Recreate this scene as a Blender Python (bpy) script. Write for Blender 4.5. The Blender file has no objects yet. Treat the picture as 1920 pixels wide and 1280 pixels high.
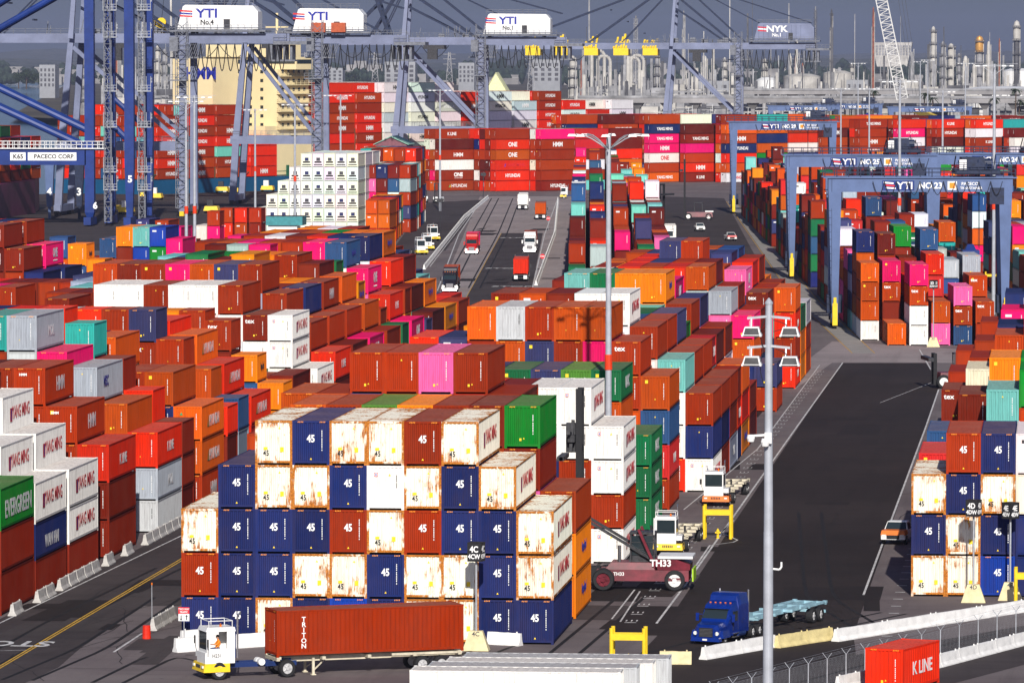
import bpy, math, random
import numpy as np
from mathutils import Vector, Matrix
R = math.radians
random.seed(7)
S = bpy.context.scene
# ------------------------------------------------------------------ camera
F, CX, CY, HY, VX, CAMH = 10400., 960., 640., 102., 1990., 38.3     # long lens, high viewpoint; Y runs along the yard rows
PITCH = math.atan((CY - HY) / F)
YAW = math.atan((VX - CX) * math.cos(PITCH) / F)
cam_d = bpy.data.cameras.new("camera"); cam = bpy.data.objects.new("camera", cam_d)
S.collection.objects.link(cam)
cam_d.sensor_width = 36; cam_d.lens = F / 1920 * 36; cam_d.clip_start = 1; cam_d.clip_end = 60000
cam.location = (0, 0, CAMH); cam.rotation_euler = (math.pi/2 - PITCH, 0, YAW)
S.camera = cam
# ------------------------------------------------------------------ world and sun
SUN_EL, SUN_AZ = 27., 172.            # azimuth clockwise from +Y
w = bpy.data.worlds.new("World"); S.world = w; w.use_nodes = True
nt = w.node_tree; bg = nt.nodes["Background"]
sky = nt.nodes.new("ShaderNodeTexSky"); sky.sky_type = 'NISHITA'; sky.sun_disc = False
sky.sun_elevation = R(SUN_EL); sky.sun_rotation = R(SUN_AZ); sky.altitude = 0
sky.air_density = 0.8; sky.dust_density = 1.6; sky.ozone_density = 6.0
tint = nt.nodes.new('ShaderNodeMix'); tint.data_type = 'RGBA'; tint.blend_type = 'MULTIPLY'; tint.inputs[0].default_value = 1; tint.inputs[7].default_value = (1.32, 1.22, 1.34, 1)
nt.links.new(sky.outputs[0], tint.inputs[6]); nt.links.new(tint.outputs[2], bg.inputs[0]); bg.inputs[1].default_value = 0.05
sl = bpy.data.lights.new("sun", 'SUN'); sl.energy = 5.0; sl.angle = R(0.5); sl.color = (1.0, 0.95, 0.88)
so = bpy.data.objects.new("sun", sl); S.collection.objects.link(so)
sd = Vector((math.sin(R(SUN_AZ))*math.cos(R(SUN_EL)), math.cos(R(SUN_AZ))*math.cos(R(SUN_EL)), math.sin(R(SUN_EL))))
so.rotation_euler = sd.to_track_quat('Z', 'Y').to_euler(); so.location = (0, 0, 200)
S.view_settings.view_transform = 'Standard'; S.view_settings.look = 'None'
S.view_settings.exposure = 0.08; S.view_settings.gamma = 1
try:
    S.cycles.max_bounces = 6; S.cycles.diffuse_bounces = 2; S.cycles.glossy_bounces = 2
except Exception: pass
# ------------------------------------------------------------------ pixel of the photo <-> world point (true ground positions)
_fw = np.array([-math.sin(YAW)*math.cos(PITCH), math.cos(YAW)*math.cos(PITCH), -math.sin(PITCH)])
_rt = np.array([math.cos(YAW), math.sin(YAW), 0.]); _up = np.cross(_rt, _fw)
_M = np.array([_rt, _up, _fw]); _C = np.array([0, 0, CAMH])
def proj(X, Y, Z):
    v = _M @ (np.array([X, Y, Z]) - _C)
    return CX + F*v[0]/v[2], CY - F*v[1]/v[2]
def unp(px, py, Z=0.):
    d = _M.T @ np.array([(px-CX)/F, -(py-CY)/F, 1.]); t = (Z - CAMH)/d[2]
    return tuple(_C + t*d)
def unpY(px, py, Y):
    d = _M.T @ np.array([(px-CX)/F, -(py-CY)/F, 1.]); t = Y/d[1]
    return tuple(_C + t*d)
# ------------------------------------------------------------------ mesh helpers
class MB:
    def __init__(s): s.v = []; s.f = []; s.m = []; s.mi = 0
    def quad(s, *p):
        i = len(s.v); s.v += [tuple(q) for q in p]; s.f.append(tuple(range(i, i+len(p)))); s.m.append(s.mi)
    def box(s, x0, x1, y0, y1, z0, z1):
        i = len(s.v)
        s.v += [(x0,y0,z0),(x1,y0,z0),(x1,y1,z0),(x0,y1,z0),(x0,y0,z1),(x1,y0,z1),(x1,y1,z1),(x0,y1,z1)]
        for f in ((0,3,2,1),(4,5,6,7),(0,1,5,4),(1,2,6,5),(2,3,7,6),(3,0,4,7)):
            s.f.append(tuple(i+k for k in f)); s.m.append(s.mi)
    def tbox(s, b, t):          # tapered box: b,t = (x0,x1,y0,y1,z)
        i = len(s.v)
        for (x0,x1,y0,y1,z) in (b, t): s.v += [(x0,y0,z),(x1,y0,z),(x1,y1,z),(x0,y1,z)]
        for f in ((0,3,2,1),(4,5,6,7),(0,1,5,4),(1,2,6,5),(2,3,7,6),(3,0,4,7)):
            s.f.append(tuple(i+k for k in f)); s.m.append(s.mi)
    def _fr(s, p0, p1):
        p0 = Vector(p0); p1 = Vector(p1); d = (p1-p0)
        if d.length < 1e-6: d = Vector((0,0,1))
        d.normalize()
        up = Vector((0,0,1)) if abs(d.z) < .95 else Vector((0,1,0))
        a = d.cross(up).normalized(); b = a.cross(d).normalized()
        return p0, p1, a, b
    def beam(s, p0, p1, w, h=None, w2=None, h2=None):
        h = h or w; w2 = w2 or w; h2 = h2 or h
        p0, p1, a, b = s._fr(p0, p1); i = len(s.v)
        for p, ww, hh in ((p0, w, h), (p1, w2, h2)):
            for sa, sb in ((-1,-1),(1,-1),(1,1),(-1,1)): s.v.append(tuple(p + a*(sa*ww/2) + b*(sb*hh/2)))
        for f in ((3,2,1,0),(4,5,6,7),(0,1,5,4),(1,2,6,5),(2,3,7,6),(3,0,4,7)):
            s.f.append(tuple(i+k for k in f)); s.m.append(s.mi)
    def tube(s, p0, p1, r, n=8, r2=None, cap=True):
        r2 = r if r2 is None else r2
        p0, p1, a, b = s._fr(p0, p1); i = len(s.v)
        for p, rr in ((p0, r), (p1, r2)):
            for k in range(n):
                t = 2*math.pi*k/n; s.v.append(tuple(p + a*(rr*math.cos(t)) + b*(rr*math.sin(t))))
        for k in range(n):
            s.f.append((i+k, i+(k+1)%n, i+n+(k+1)%n, i+n+k)); s.m.append(s.mi)
        if cap:
            s.f.append(tuple(i+k for k in reversed(range(n)))); s.m.append(s.mi)
            s.f.append(tuple(i+n+k for k in range(n))); s.m.append(s.mi)
    def lathe(s, prof, n=16, c=(0,0,0)):
        i = len(s.v)
        for r, z in prof:
            for k in range(n):
                t = 2*math.pi*k/n; s.v.append((c[0]+r*math.cos(t), c[1]+r*math.sin(t), c[2]+z))
        for j in range(len(prof)-1):
            for k in range(n):
                a = i+j*n+k; b = i+j*n+(k+1)%n
                s.f.append((a, b, b+n, a+n)); s.m.append(s.mi)
        s.f.append(tuple(i+k for k in reversed(range(n)))); s.m.append(s.mi)
        s.f.append(tuple(i+(len(prof)-1)*n+k for k in range(n))); s.m.append(s.mi)
    def prism(s, poly, a0, a1, ax='x'):   # extrude a polygon along an axis; poly in the two other axes
        def P(u, v, t): return (t,u,v) if ax == 'x' else ((u,t,v) if ax == 'y' else (u,v,t))
        n = len(poly); i = len(s.v)
        s.v += [P(u,v,a0) for u,v in poly] + [P(u,v,a1) for u,v in poly]
        for k in range(n): s.f.append((i+k, i+(k+1)%n, i+n+(k+1)%n, i+n+k)); s.m.append(s.mi)
        s.f.append(tuple(i+k for k in reversed(range(n)))); s.m.append(s.mi)
        s.f.append(tuple(i+n+k for k in range(n))); s.m.append(s.mi)
    def mesh(s, name, mats, fix=True, smooth=False):
        me = bpy.data.meshes.new(name); me.from_pydata(s.v, [], s.f)
        if not isinstance(mats, (list, tuple)): mats = [mats]
        for m in mats: me.materials.append(m)
        if len(mats) > 1: me.polygons.foreach_set('material_index', s.m)
        if fix:
            import bmesh
            bm = bmesh.new(); bm.from_mesh(me); bmesh.ops.recalc_face_normals(bm, faces=bm.faces); bm.to_mesh(me); bm.free()
        if smooth: me.polygons.foreach_set('use_smooth', [True]*len(me.polygons))
        me.update(); return me
    def build(s, name, mats, parent=None, **k):
        return link(name, s.mesh(name, mats, **k), parent)
COL = S.collection
def link(name, me, parent=None, loc=(0,0,0), rot=(0,0,0), color=None):
    o = bpy.data.objects.new(name, me); COL.objects.link(o); o.location = loc; o.rotation_euler = rot
    if parent is not None: o.parent = parent
    if color: o.color = (*color[:3], 1)
    return o
def tag(o, label=None, cat=None, group=None, kind=None):
    if label: o['label'] = label
    if cat: o['category'] = cat
    if group: o['group'] = group
    if kind: o['kind'] = kind
    return o
def thing(name, label, cat, loc=(0,0,0), rz=0., group=None):
    o = link(name, None, None, loc, (0,0,rz)); return tag(o, label, cat, group)
def copy_tree(o, parent=None):
    c = o.copy(); COL.objects.link(c); c.parent = parent
    for ch in o.children: copy_tree(ch, c)
    return c
# ------------------------------------------------------------------ materials
def newmat(name):
    m = bpy.data.materials.new(name); m.use_nodes = True
    return m, m.node_tree, m.node_tree.nodes['Principled BSDF']
def N(nt, t, **k):
    n = nt.nodes.new(t)
    for a, b in k.items(): setattr(n, a, b)
    return n
def mixc(nt, fac, a, b, mode='MIX'):
    n = nt.nodes.new('ShaderNodeMix'); n.data_type = 'RGBA'; n.blend_type = mode
    for inp, val in ((n.inputs[0], fac), (n.inputs[6], a), (n.inputs[7], b)):
        if hasattr(val, 'type') and not isinstance(val, tuple): nt.links.new(val, inp)
        elif isinstance(val, (int, float)): inp.default_value = val
        else: inp.default_value = (*val[:3], 1)
    return n.outputs[2]
def ramp(nt, src, lo, hi, v0=0., v1=1.):
    n = nt.nodes.new('ShaderNodeMapRange'); n.clamp = True
    n.inputs[1].default_value = lo; n.inputs[2].default_value = hi; n.inputs[3].default_value = v0; n.inputs[4].default_value = v1
    nt.links.new(src, n.inputs[0]); return n.outputs[0]
def noise(nt, vec, scale, detail=4, rough=.6, stretch=None, rnd=None):
    mp = nt.nodes.new('ShaderNodeMapping'); nt.links.new(vec, mp.inputs[0])
    if stretch: mp.inputs[3].default_value = stretch
    if rnd is not None:
        cb = nt.nodes.new('ShaderNodeCombineXYZ'); mu = nt.nodes.new('ShaderNodeMath'); mu.operation = 'MULTIPLY'; mu.inputs[1].default_value = 97.
        nt.links.new(rnd, mu.inputs[0]); nt.links.new(mu.outputs[0], cb.inputs[0]); nt.links.new(mu.outputs[0], cb.inputs[2]); nt.links.new(cb.outputs[0], mp.inputs[1])
    n = nt.nodes.new('ShaderNodeTexNoise'); n.inputs['Scale'].default_value = scale; n.inputs['Detail'].default_value = detail; n.inputs['Roughness'].default_value = rough
    nt.links.new(mp.outputs[0], n.inputs[0]); return n.outputs[0]
def plain(name, col, rough=.55, metal=0., var=.12, scale=1.5, spec=.3):
    m, nt, b = newmat(name); tc = N(nt, 'ShaderNodeTexCoord')
    n = noise(nt, tc.outputs['Object'], scale, 5, .65)
    d = tuple(c*(1-var*2.2) for c in col); l = tuple(min(1, c*(1+var)) for c in col)
    nt.links.new(mixc(nt, ramp(nt, n, .3, .7), d, l), b.inputs['Base Color'])
    b.inputs['Roughness'].default_value = rough; b.inputs['Metallic'].default_value = metal
    b.inputs['Specular IOR Level'].default_value = spec
    return m
def paintmat(name, rust=0., many=False, dirt=.25, dust=0.):
    """painted corrugated steel; the colour comes from the object (or the colour attribute), weather from noise"""
    m, nt, b = newmat(name); tc = N(nt, 'ShaderNodeTexCoord')
    if many:
        a = N(nt, 'ShaderNodeAttribute', attribute_name='Col'); base = a.outputs['Color']; rnd = None; rg = None
        vec = tc.outputs['Object']
    else:
        oi = N(nt, 'ShaderNodeObjectInfo'); base = oi.outputs['Color']; rnd = oi.outputs['Random']; vec = tc.outputs['Object']
    fade = noise(nt, vec, .35, 3, .5, rnd=rnd)
    c = mixc(nt, ramp(nt, fade, .35, .8, dust, dust*1.6+.05), base, (.42, .27, .20))
    st = noise(nt, vec, 2.2, 6, .7, (2.2, 2.2, .25), rnd)
    c = mixc(nt, ramp(nt, st, .45, .75, 0, dirt*1.5), c, (.04, .02, .015))
    if rust > 0:
        blot = noise(nt, vec, .55, 3, .6, rnd=rnd)
        rs = noise(nt, vec, 2.6, 9, .78, (2.2, 2.2, .3), rnd)
        sx = N(nt, 'ShaderNodeSeparateXYZ'); nt.links.new(vec, sx.inputs[0]); ab = N(nt, 'ShaderNodeMath', operation='ABSOLUTE'); nt.links.new(sx.outputs[0], ab.inputs[0])
        e1 = ramp(nt, sx.outputs[2], .25, .8, .07, 0); e2 = ramp(nt, sx.outputs[2], 2.35, 2.78, 0, .05); e3 = ramp(nt, ab.outputs[0], .85, 1.1, 0, .06)
        for e in (e1, e2, e3): ad = N(nt, 'ShaderNodeMath', operation='ADD'); nt.links.new(rs, ad.inputs[0]); nt.links.new(e, ad.inputs[1]); rs = ad.outputs[0]
        add = N(nt, 'ShaderNodeMath', operation='ADD'); nt.links.new(ramp(nt, blot, .38, .66, -.06, .15*rust), add.inputs[0]); nt.links.new(rs, add.inputs[1])
        f = ramp(nt, add.outputs[0], .635-.045*rust, .74-.04*rust)
        rc = mixc(nt, ramp(nt, noise(nt, vec, 9, 4, .7, rnd=rnd), .35, .7), (.20, .055, .01), (.72, .27, .04))
        c = mixc(nt, f, c, rc)
    else:
        sp = noise(nt, vec, 6., 5, .75, rnd=rnd)
        c = mixc(nt, ramp(nt, sp, .665, .72, 0, .75), c, (.12, .04, .018))
    nt.links.new(c, b.inputs['Base Color'])
    b.inputs['Roughness'].default_value = .6; b.inputs['Specular IOR Level'].default_value = .05
    return m
M_PAINT = paintmat('container_paint'); M_RUST = paintmat('rusty_paint', 1.0); M_RUSTF = paintmat('rusty_frame_paint', 2.6)
M_MANY = paintmat('yard_paint', many=True, dirt=.18)
M_ROOFP = paintmat('roof_paint', dirt=.4, dust=.16)
M_WMARK = plain('white_marking', (.85,.85,.83), .6, var=.03)
M_RMARK = plain('red_marking', (.62,.02,.03), .6, var=.05)
M_BMARK = plain('blue_marking', (.02,.03,.3), .6, var=.05)
M_KMARK = plain('black_marking', (.02,.02,.02), .6, var=.05)
M_YMARK = plain('yellow_marking', (.85,.6,.02), .6, var=.05)
M_OMARK = plain('orange_marking', (.85,.3,.02), .6, var=.05)
M_GMARK = plain('green_marking', (.02,.3,.1), .6, var=.05)
M_BLACK = plain('black_rubber', (.018,.018,.02), .75, var=.1, scale=4)
M_DARK = plain('dark_machinery', (.04,.04,.045), .5, var=.3, scale=3)
M_GLASS = plain('dark_glass', (.02,.03,.035), .06, var=.02, spec=.8)
M_STEEL = plain('galvanised_steel', (.42,.44,.47), .45, .3, var=.12, scale=2)
M_WHITE = plain('white_paint', (.8,.8,.78), .4, var=.05, scale=1)
M_YELLOW = plain('yellow_paint', (.85,.58,.02), .45, var=.08)
M_CONC = plain('barrier_concrete', (.55,.53,.5), .85, var=.14, scale=2.2)
M_CONCW = plain('white_barrier_paint', (.82,.81,.78), .8, var=.08, scale=1.6)
# ------------------------------------------------------------------ containers
COLS = dict(w=(.84,.82,.77), W=(.90,.85,.70), n=(.010,.022,.115), b=(.022,.080,.21), B=(.004,.045,.33), r=(.33,.026,.0015), o=(.52,.070,.002),
            R=(.72,.022,.002), O=(.88,.22,.002), p=(.85,.12,.36), m=(.85,.004,.14), g=(.001,.22,.02), G=(.003,.15,.05), t=(.02,.36,.31),
            a=(.18,.55,.50), y=(.38,.42,.47), Y=(.55,.57,.58), d=(.12,.009,.005), s=(.038,.045,.14), l=(.08,.25,.03), c=(.78,.72,.52), k=(.58,.02,.02),
            q=(.68,.10,.002), h=(.20,.014,.003), e=(.41,.042,.002), v=(.16,.01,.006))
CNAME = dict(w='white', W='rusty white', n='navy', b='steel blue', B='bright blue', r='brown', o='orange brown', R='bright red', O='yellow orange',
             p='light pink', m='magenta', g='green', G='dark green', t='teal', a='pale aqua', y='grey', Y='pale grey', d='maroon', s='slate blue', l='light green', c='cream', k='faded red',
             q='bright orange', h='dark brown red', e='rust brown', v='deep maroon')
MARKN = {'4': 'marked 45', 'Y': 'lettered YANG MING', 'H': 'lettered HMM', 'h': 'lettered HYUNDAI', 'K': 'lettered K LINE', 'M': 'lettered MOL', 'N': 'lettered ONE',
         'E': 'lettered EVERGREEN', 'U': 'lettered UASC', 'L': 'lettered Hapag-Lloyd', 't': 'marked tex', 'W': 'lettered WAN HAI', 'C': 'lettered OOCL', 'S': 'lettered MSC'}
WD = 2.438
PROTO = {}
def corr(mb, a0, a1, pitch, depth, fn):      # trapezoid corrugation along a; fn(a, off) -> (bottom point, top point)
    n = max(1, round((a1-a0)/pitch)); p = (a1-a0)/n; pts = []
    for i in range(n):
        s = a0+i*p
        pts += [(s, 0), (s+p*.36, 0), (s+p*.5, depth), (s+p*.86, depth)]
    pts.append((a1, 0))
    for (u, ou), (v, ov) in zip(pts, pts[1:]):
        b0, t0 = fn(u, ou); b1, t1 = fn(v, ov); mb.quad(b0, b1, t1, t0)
def proto(L, H):
    k = (L, H)
    if k in PROTO: return PROTO[k]
    hw = WD/2; P = {}
    mb = MB(); pw = .15
    for x in (-hw, hw-pw):
        for y in (0.0, L-pw): mb.box(x, x+pw, y, y+pw, .12, H-.12)
        mb.box(x, x+.06, pw, L-pw, H-.10, H-.02) if x < 0 else mb.box(x+pw-.06, x+pw, pw, L-pw, H-.10, H-.02)
        mb.box(x, x+.06, pw, L-pw, .12, .28) if x < 0 else mb.box(x+pw-.06, x+pw, pw, L-pw, .12, .28)
    for y in (.01, L-.13):
        mb.box(-hw+pw, hw-pw, y, y+.12, H-.14, H-.015); mb.box(-hw+pw, hw-pw, y, y+.12, .13, .27)
    for x in (-hw-.005, hw-.17):
        for y in (-.006, L-.17):
            for z in (0, H-.118): mb.box(x, x+.175, y, y+.176, z, z+.12)
    P['frame'] = mb.mesh('frame', M_PAINT)
    P['frameR'] = mb.mesh('frame', M_RUSTF)
    mb = MB(); corr(mb, -hw+pw, hw-pw, .262, .06, lambda a, o: ((a, .03+o, .27), (a, .03+o, H-.14)))
    P['end'] = mb.mesh('end_panel', M_PAINT, fix=False); P['endR'] = mb.mesh('end_panel', M_RUST, fix=False)
    for nm, sx in (('sideR', 1), ('sideL', -1)):
        mb = MB(); corr(mb, pw, L-pw, .30, .03, lambda a, o: ((sx*(hw-.012-o), a, .28), (sx*(hw-.012-o), a, H-.10)))
        P[nm] = mb.mesh('side_panel', M_PAINT, fix=False); P[nm+'R'] = mb.mesh('side_panel', M_PAINT, fix=False)
    mb = MB(); corr(mb, .12, L-.12, .6, .018, lambda a, o: ((-hw+.05, a, H-.03-o), (hw-.05, a, H-.03-o)))
    mb.box(-hw+.05, hw-.05, .1, L-.1, .14, .17)
    P['roof'] = mb.mesh('roof_panel', M_ROOFP, fix=False); P['roofR'] = mb.mesh('roof_panel', M_RUST, fix=False)
    mb = MB(); mb.box(-hw+pw, -.01, L-.06, L-.03, .27, H-.14); mb.box(.01, hw-pw, L-.06, L-.03, .27, H-.14)
    for x in (-.8, -.35, .35, .8): mb.tube((x, L+.0, .2), (x, L+.0, H-.1), .025, 6)
    P['door'] = mb.mesh('door', M_PAINT)
    PROTO[k] = P; return P
TXT = {}
def text_mesh(s, h, mat, face, bold=.0, sx=1., depth=.004, align='CENTER', center=True):
    """lettering as a thin mesh; face 'front' looks to -Y, 'side' looks to +X (reads towards +Y)"""
    k = (s, round(h, 3), mat.name, face, bold, sx, align)
    if k in TXT: return TXT[k]
    cu = bpy.data.curves.new('txt', 'FONT'); cu.body = s; cu.size = 1.; cu.align_x = align; cu.align_y = 'CENTER'; cu.offset = bold; cu.extrude = depth; cu.resolution_u = 3
    o = bpy.data.objects.new('txt', cu); COL.objects.link(o)
    dg = bpy.context.evaluated_depsgraph_get(); dg.update()
    me = bpy.data.meshes.new_from_object(o.evaluated_get(dg)); bpy.data.objects.remove(o)
    vs = [v.co for v in me.vertices]
    zmin = min(v.y for v in vs); zmax = max(v.y for v in vs); sc = h/max(.01, zmax-zmin); zc = (zmin+zmax)/2
    for v in me.vertices:
        x, y, z = v.co; x *= sc*sx; y = (y-zc)*sc; z *= 1
        if face == 'front': v.co = (x, -z, y)
        elif face == 'up': v.co = (x, y, z)
        else: v.co = (z, x, y)
    me.materials.clear(); me.materials.append(mat); me.update()
    TXT[k] = me; me.name = 'lettering'; return me
def marks_mesh(kind, H):
    k = ('mk', kind, H)
    if k in TXT: return TXT[k]
    out = []; mb = MB(); mats = [M_WMARK, M_YMARK, M_KMARK, M_RMARK, M_BMARK, M_GMARK, M_OMARK]; y = .012
    def q(x0, x1, z0, z1, mi=0, yy=y): mb.mi = mi; mb.quad((x0,yy,z0),(x1,yy,z0),(x1,yy,z1),(x0,yy,z1))
    def tri(x, z, s, mi): mb.mi = mi; mb.quad((x-s, y, z), (x+s, y, z), (x, y, z+s*1.9))
    rr = random.Random(hash(kind) % 1000 if isinstance(kind, int) else 5)
    # column of small code characters down the right-hand side
    z = H-.62
    ccol = 2 if kind in ('W4', 'w', 'Y') else 0
    if kind not in ('W4',):
        for i in range(11):
            if i in (4, 10): z -= .05
            q(.70, .70+.05, z-.085, z, ccol); z -= .115
            if kind in ('w', 'Y') and i > 5: break
    if mb.v: out.append(('id_code', mb.mesh('id_code', mats, fix=False)))
    mb = MB()
    for s in (-1, 1):       # striped corner warnings on the top rail
        if kind in ('n4', 'n', 'r'):
            for j in range(4):
                x = s*.72 + (j-1.5)*.10
                mb.mi = 6; mb.quad((x, .004, H-.125), (x+.05, .004, H-.125), (x+.08, .004, H-.04), (x+.03, .004, H-.04))
    if mb.v: out.append(('corner_stripes', mb.mesh('corner_stripes', mats, fix=False)))
    mb = MB()
    if kind == 'n4': tri(0., .35, .07, 1)
    elif kind == 'W4': q(-.66, -.40, .98, 1.16, 1); out.append(('warning_label', mb.mesh('warning_label', mats, fix=False))); mb = MB(); q(.42, .66, .84, 1.16, 1); out.append(('warning_label', mb.mesh('warning_label', mats, fix=False))); mb = MB(); tri(.38, H-.55, .08, 1)
    elif kind == 'Y':
        q(-.74, -.5, H-.72, H-.46, 3); q(-.705, -.535, H-.685, H-.495, 0, y-.002); q(-.66, -.58, H-.66, H-.52, 4, y-.004); out.append(('emblem', mb.mesh('emblem', mats, fix=False))); mb = MB(); tri(.28, H-.68, .09, 1)
    elif kind == 'r': tri(.1, .62, .06, 1); out.append(('warning_label', mb.mesh('warning_label', mats, fix=False))); mb = MB(); q(-.2, -.06, .5, .68, 1)
    elif kind == 'y1': tri(.0, H-.6, .07, 1)
    elif kind == 'h': tri(-.55, H-.75, .14, 5)
    elif kind == 'lab': q(-.85, -.6, H-.62, H-.34, 1); out.append(('warning_label', mb.mesh('warning_label', mats, fix=False))); mb = MB(); tri(.0, .9, .07, 1)
    elif kind == 'n': tri(-.2, .9, .05, 1)
    if mb.v: out.append(('warning_label', mb.mesh('warning_label', mats, fix=False)))
    TXT[k] = out; return out
def put(parent, name, me, loc=(0,0,0)):
    return link(name, me, parent, loc)
def make_container(c, label, detail=2):
    x, y, z, rz, L, H, code = c['x'], c['y'], c['z'], c['rz'], c['L'], c['H'], c['code']
    col = code[0]; mk = code[1:] ; rgb = COLS[col]; rr = random.Random(int(x*31+y*7+z*3))
    j = rr.uniform(.72, 1.12) if code[0] not in 'wWc' else rr.uniform(.93, 1.05); rgb = tuple(min(.9, v*j) for v in rgb)
    t = thing('shipping_container', label, 'shipping container', (x, y, z), rz, 'containers stacked in the yard')
    P = proto(L, H); rs = 'R' if (col == 'W') else ''
    bld = [('frame', P['frame'+rs]), ('end_panel', P['end'+rs]), ('side_panel', P['sideR'+rs]), ('side_panel', P['sideL'+rs]), ('roof_panel', P['roof'+rs]), ('door', P['door'])]
    for nm, me in bld:
        o = put(t, nm, me); o.color = (*rgb, 1)
        if rr.random() < .0: pass
    white = col in 'wWcY'
    fk = {'4': 'W4' if white else 'n4', 'Y': 'Y', 'h': 'h'}.get(mk[:1], 'w' if white else rr.choice(['n', 'r', 'y1', 'lab', 'r']))
    for nm, me in marks_mesh(fk, H): put(t, nm, me)
    m0 = mk[:1]
    if m0 == '4':
        if white: put(t, 'number', text_mesh('45', .36, M_KMARK, 'front', .02, .8), (-.5, .008, .78))
        else: put(t, 'number', text_mesh('45', .5, M_WMARK, 'front', .03, .8), (0, .008, H*.60))
    if m0 == 't': put(t, 'lettering', text_mesh('tex', .38, M_WMARK, 'front', .02, 1.1), (-.55, .008, H-.62))
    if m0 == 'C': put(t, 'lettering', text_mesh('OOCL', .3, M_RMARK, 'front', .03, 1.), (.1, .008, H*.45))
    hw = WD/2+.004
    def side(s, h, mat, yy, zz, bold=.02, sx=1., nm='lettering'): put(t, nm, text_mesh(s, h, mat, 'side', bold, sx), (hw, yy, zz))
    cy = L*.53
    if (m0 == 'Y') or (mk == '4Y'): side('YANG MING', .95, M_RMARK, cy+.7, H*.55, .012, .95); put(t, 'emblem', emblem_ym(), (hw, cy-L*.26, H*.5))
    if m0 == 'H': side('HMM', 1.1, M_WMARK, cy, H*.5, .02, 1.); put(t, 'lettering', text_mesh('HMM', .2, M_WMARK, 'front', .04), (-.5, .008, H-.5))
    if m0 == 'h': side('HYUNDAI', .95, M_WMARK, cy+.3, H*.5, .012, .95); put(t, 'emblem', emblem_hy(), (hw, cy-L*.25, H*.5))
    if m0 == 'K': side('K LINE', .8, M_WMARK, cy, H*.5, .02)
    if m0 == 'M': side('MOL', .9, M_WMARK, cy, H*.5, .02)
    if m0 == 'N': side('ONE', 1.2, M_WMARK, cy, H*.58, .05); side('OCEAN NETWORK EXPRESS', .17, M_WMARK, cy, H*.24)
    if m0 == 'E': side('EVERGREEN', 1.25, M_WMARK, cy, H*.47, .02, 1.1)
    if m0 == 'U': side('UASC', 1.0, M_WMARK, cy, H*.52, .03, 1.3)
    if m0 == 'L': side('Hapag-Lloyd', .85, M_BMARK if L > 7 else M_KMARK, cy, H*.52, .03, .8 if L > 7 else .5)
    if m0 == 'W': side('WAN HAI', .9, M_WMARK, cy, H*.42, .02)
    if m0 == 'S': side('MSC', .9, M_BMARK, L*.35, H*.55, .03)
    return t
def emblem_ym():
    if 'ym' in TXT: return TXT['ym']
    mb = MB(); mb.quad((0,-.45,-.5),(0,.45,-.5),(0,.45,.5),(0,-.45,.5)); mb.mi = 1; mb.quad((.003,-.2,-.4),(.003,.1,-.4),(.003,.32,.42),(.003,.0,.42))
    TXT['ym'] = mb.mesh('emblem', [M_RMARK, M_BMARK], fix=False); return TXT['ym']
def emblem_hy():
    if 'hy' in TXT: return TXT['hy']
    mb = MB(); mb.quad((0,-.5,-.45),(0,.5,-.45),(0,.1,.5)); mb.mi = 1; mb.quad((.003,-.1,-.4),(.003,.4,-.4),(.003,.1,.4))
    TXT['hy'] = mb.mesh('emblem', [M_GMARK, M_OMARK], fix=False); return TXT['hy']
CONT = []       # every container of the yard
FILL = 'rrrreehhvdooqRRkdvOOmpwwnnbbsgGyath'
HS, HH = 2.591, 2.896
def stack(blk, row, col, x, y, L, spec, rz=0.):
    """spec 'n.m:codes top to bottom' (m of the n are high cubes)"""
    hd, _, cs = spec.partition(':'); codes = cs.split(',') if cs else []
    n, _, m = hd.partition('.'); n = int(n); m = int(m) if m else n
    rr = random.Random(int(x*97+y*13))
    codes = [c for c in codes if c]
    while len(codes) < n: codes.append(rr.choice(FILL))
    z = 0.
    for i in range(n):
        H = HH if (i >= n-m) == (True) and m < n or m >= n else HS
        CONT.append(dict(x=x, y=y, z=z, rz=rz, L=L, H=H, code=codes[n-1-i], blk=blk, row=row, col=col, tier=i+1, n=n)); z += H
ROWC = {}
def bay(blk, X0, Y, L, c0, spec, row=None):
    ROWC[blk] = ROWC.get(blk, 0) + (1 if row is None else 0); rw = row or ROWC[blk]
    for i, s in enumerate(spec.split()):
        if s == '-': continue
        c = c0+i
        stack(blk, rw, c, X0 - 2.445*c - WD/2 - .003, Y, L, s)
L40, L45, L20 = 12.192, 13.716, 6.058
XL, XM, XR = -71.9, -32.65, -7.96
# --- centre block, nearest row of 45-foot boxes, right to left
B = 'centre block'
bay(B, XM, 357.6, L45, 0, '3:W4Y,W4Y,n4 4:W4Y,n4,n4,n4 5:W4Y,n4,n4,W4,W4 5:r4,W4,r4,W4,W4 5:W4,wY,W4,n4,n4 5:W4,n4,r4,W4,B4 5:n4,W4,n4,W4,n4 5:W4,W4,n4,n4,W4 4:n4,n4,n4,n4 3:W4,r4,n4')
bay(B, XM, 374.3, L40, 0, '3:e,OL,OL 5:g,h 5:h 5:r 5:O 5:l 5:e 5:o 4:r')
bay(B, XM, 387.0, L40, 2, '5:r 6:r 6:p 6:r 6:r 5:e 5:o 4:e')
B = 'middle block'
bay(B, XM, 415.5, L40, 0, '4.0:wY,wY,r,wY 5.1:wY,w,r,w 5.1:w 5.1:h 5.1 5.1 5.1')
bay(B, XM, 444.2, L40, 0, '3.0:GU,GU,GU 5.0:GU,o,r 5.0:l 5.0:s 5.0:G 5.0:s 5.0:b 5.0:r')
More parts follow.
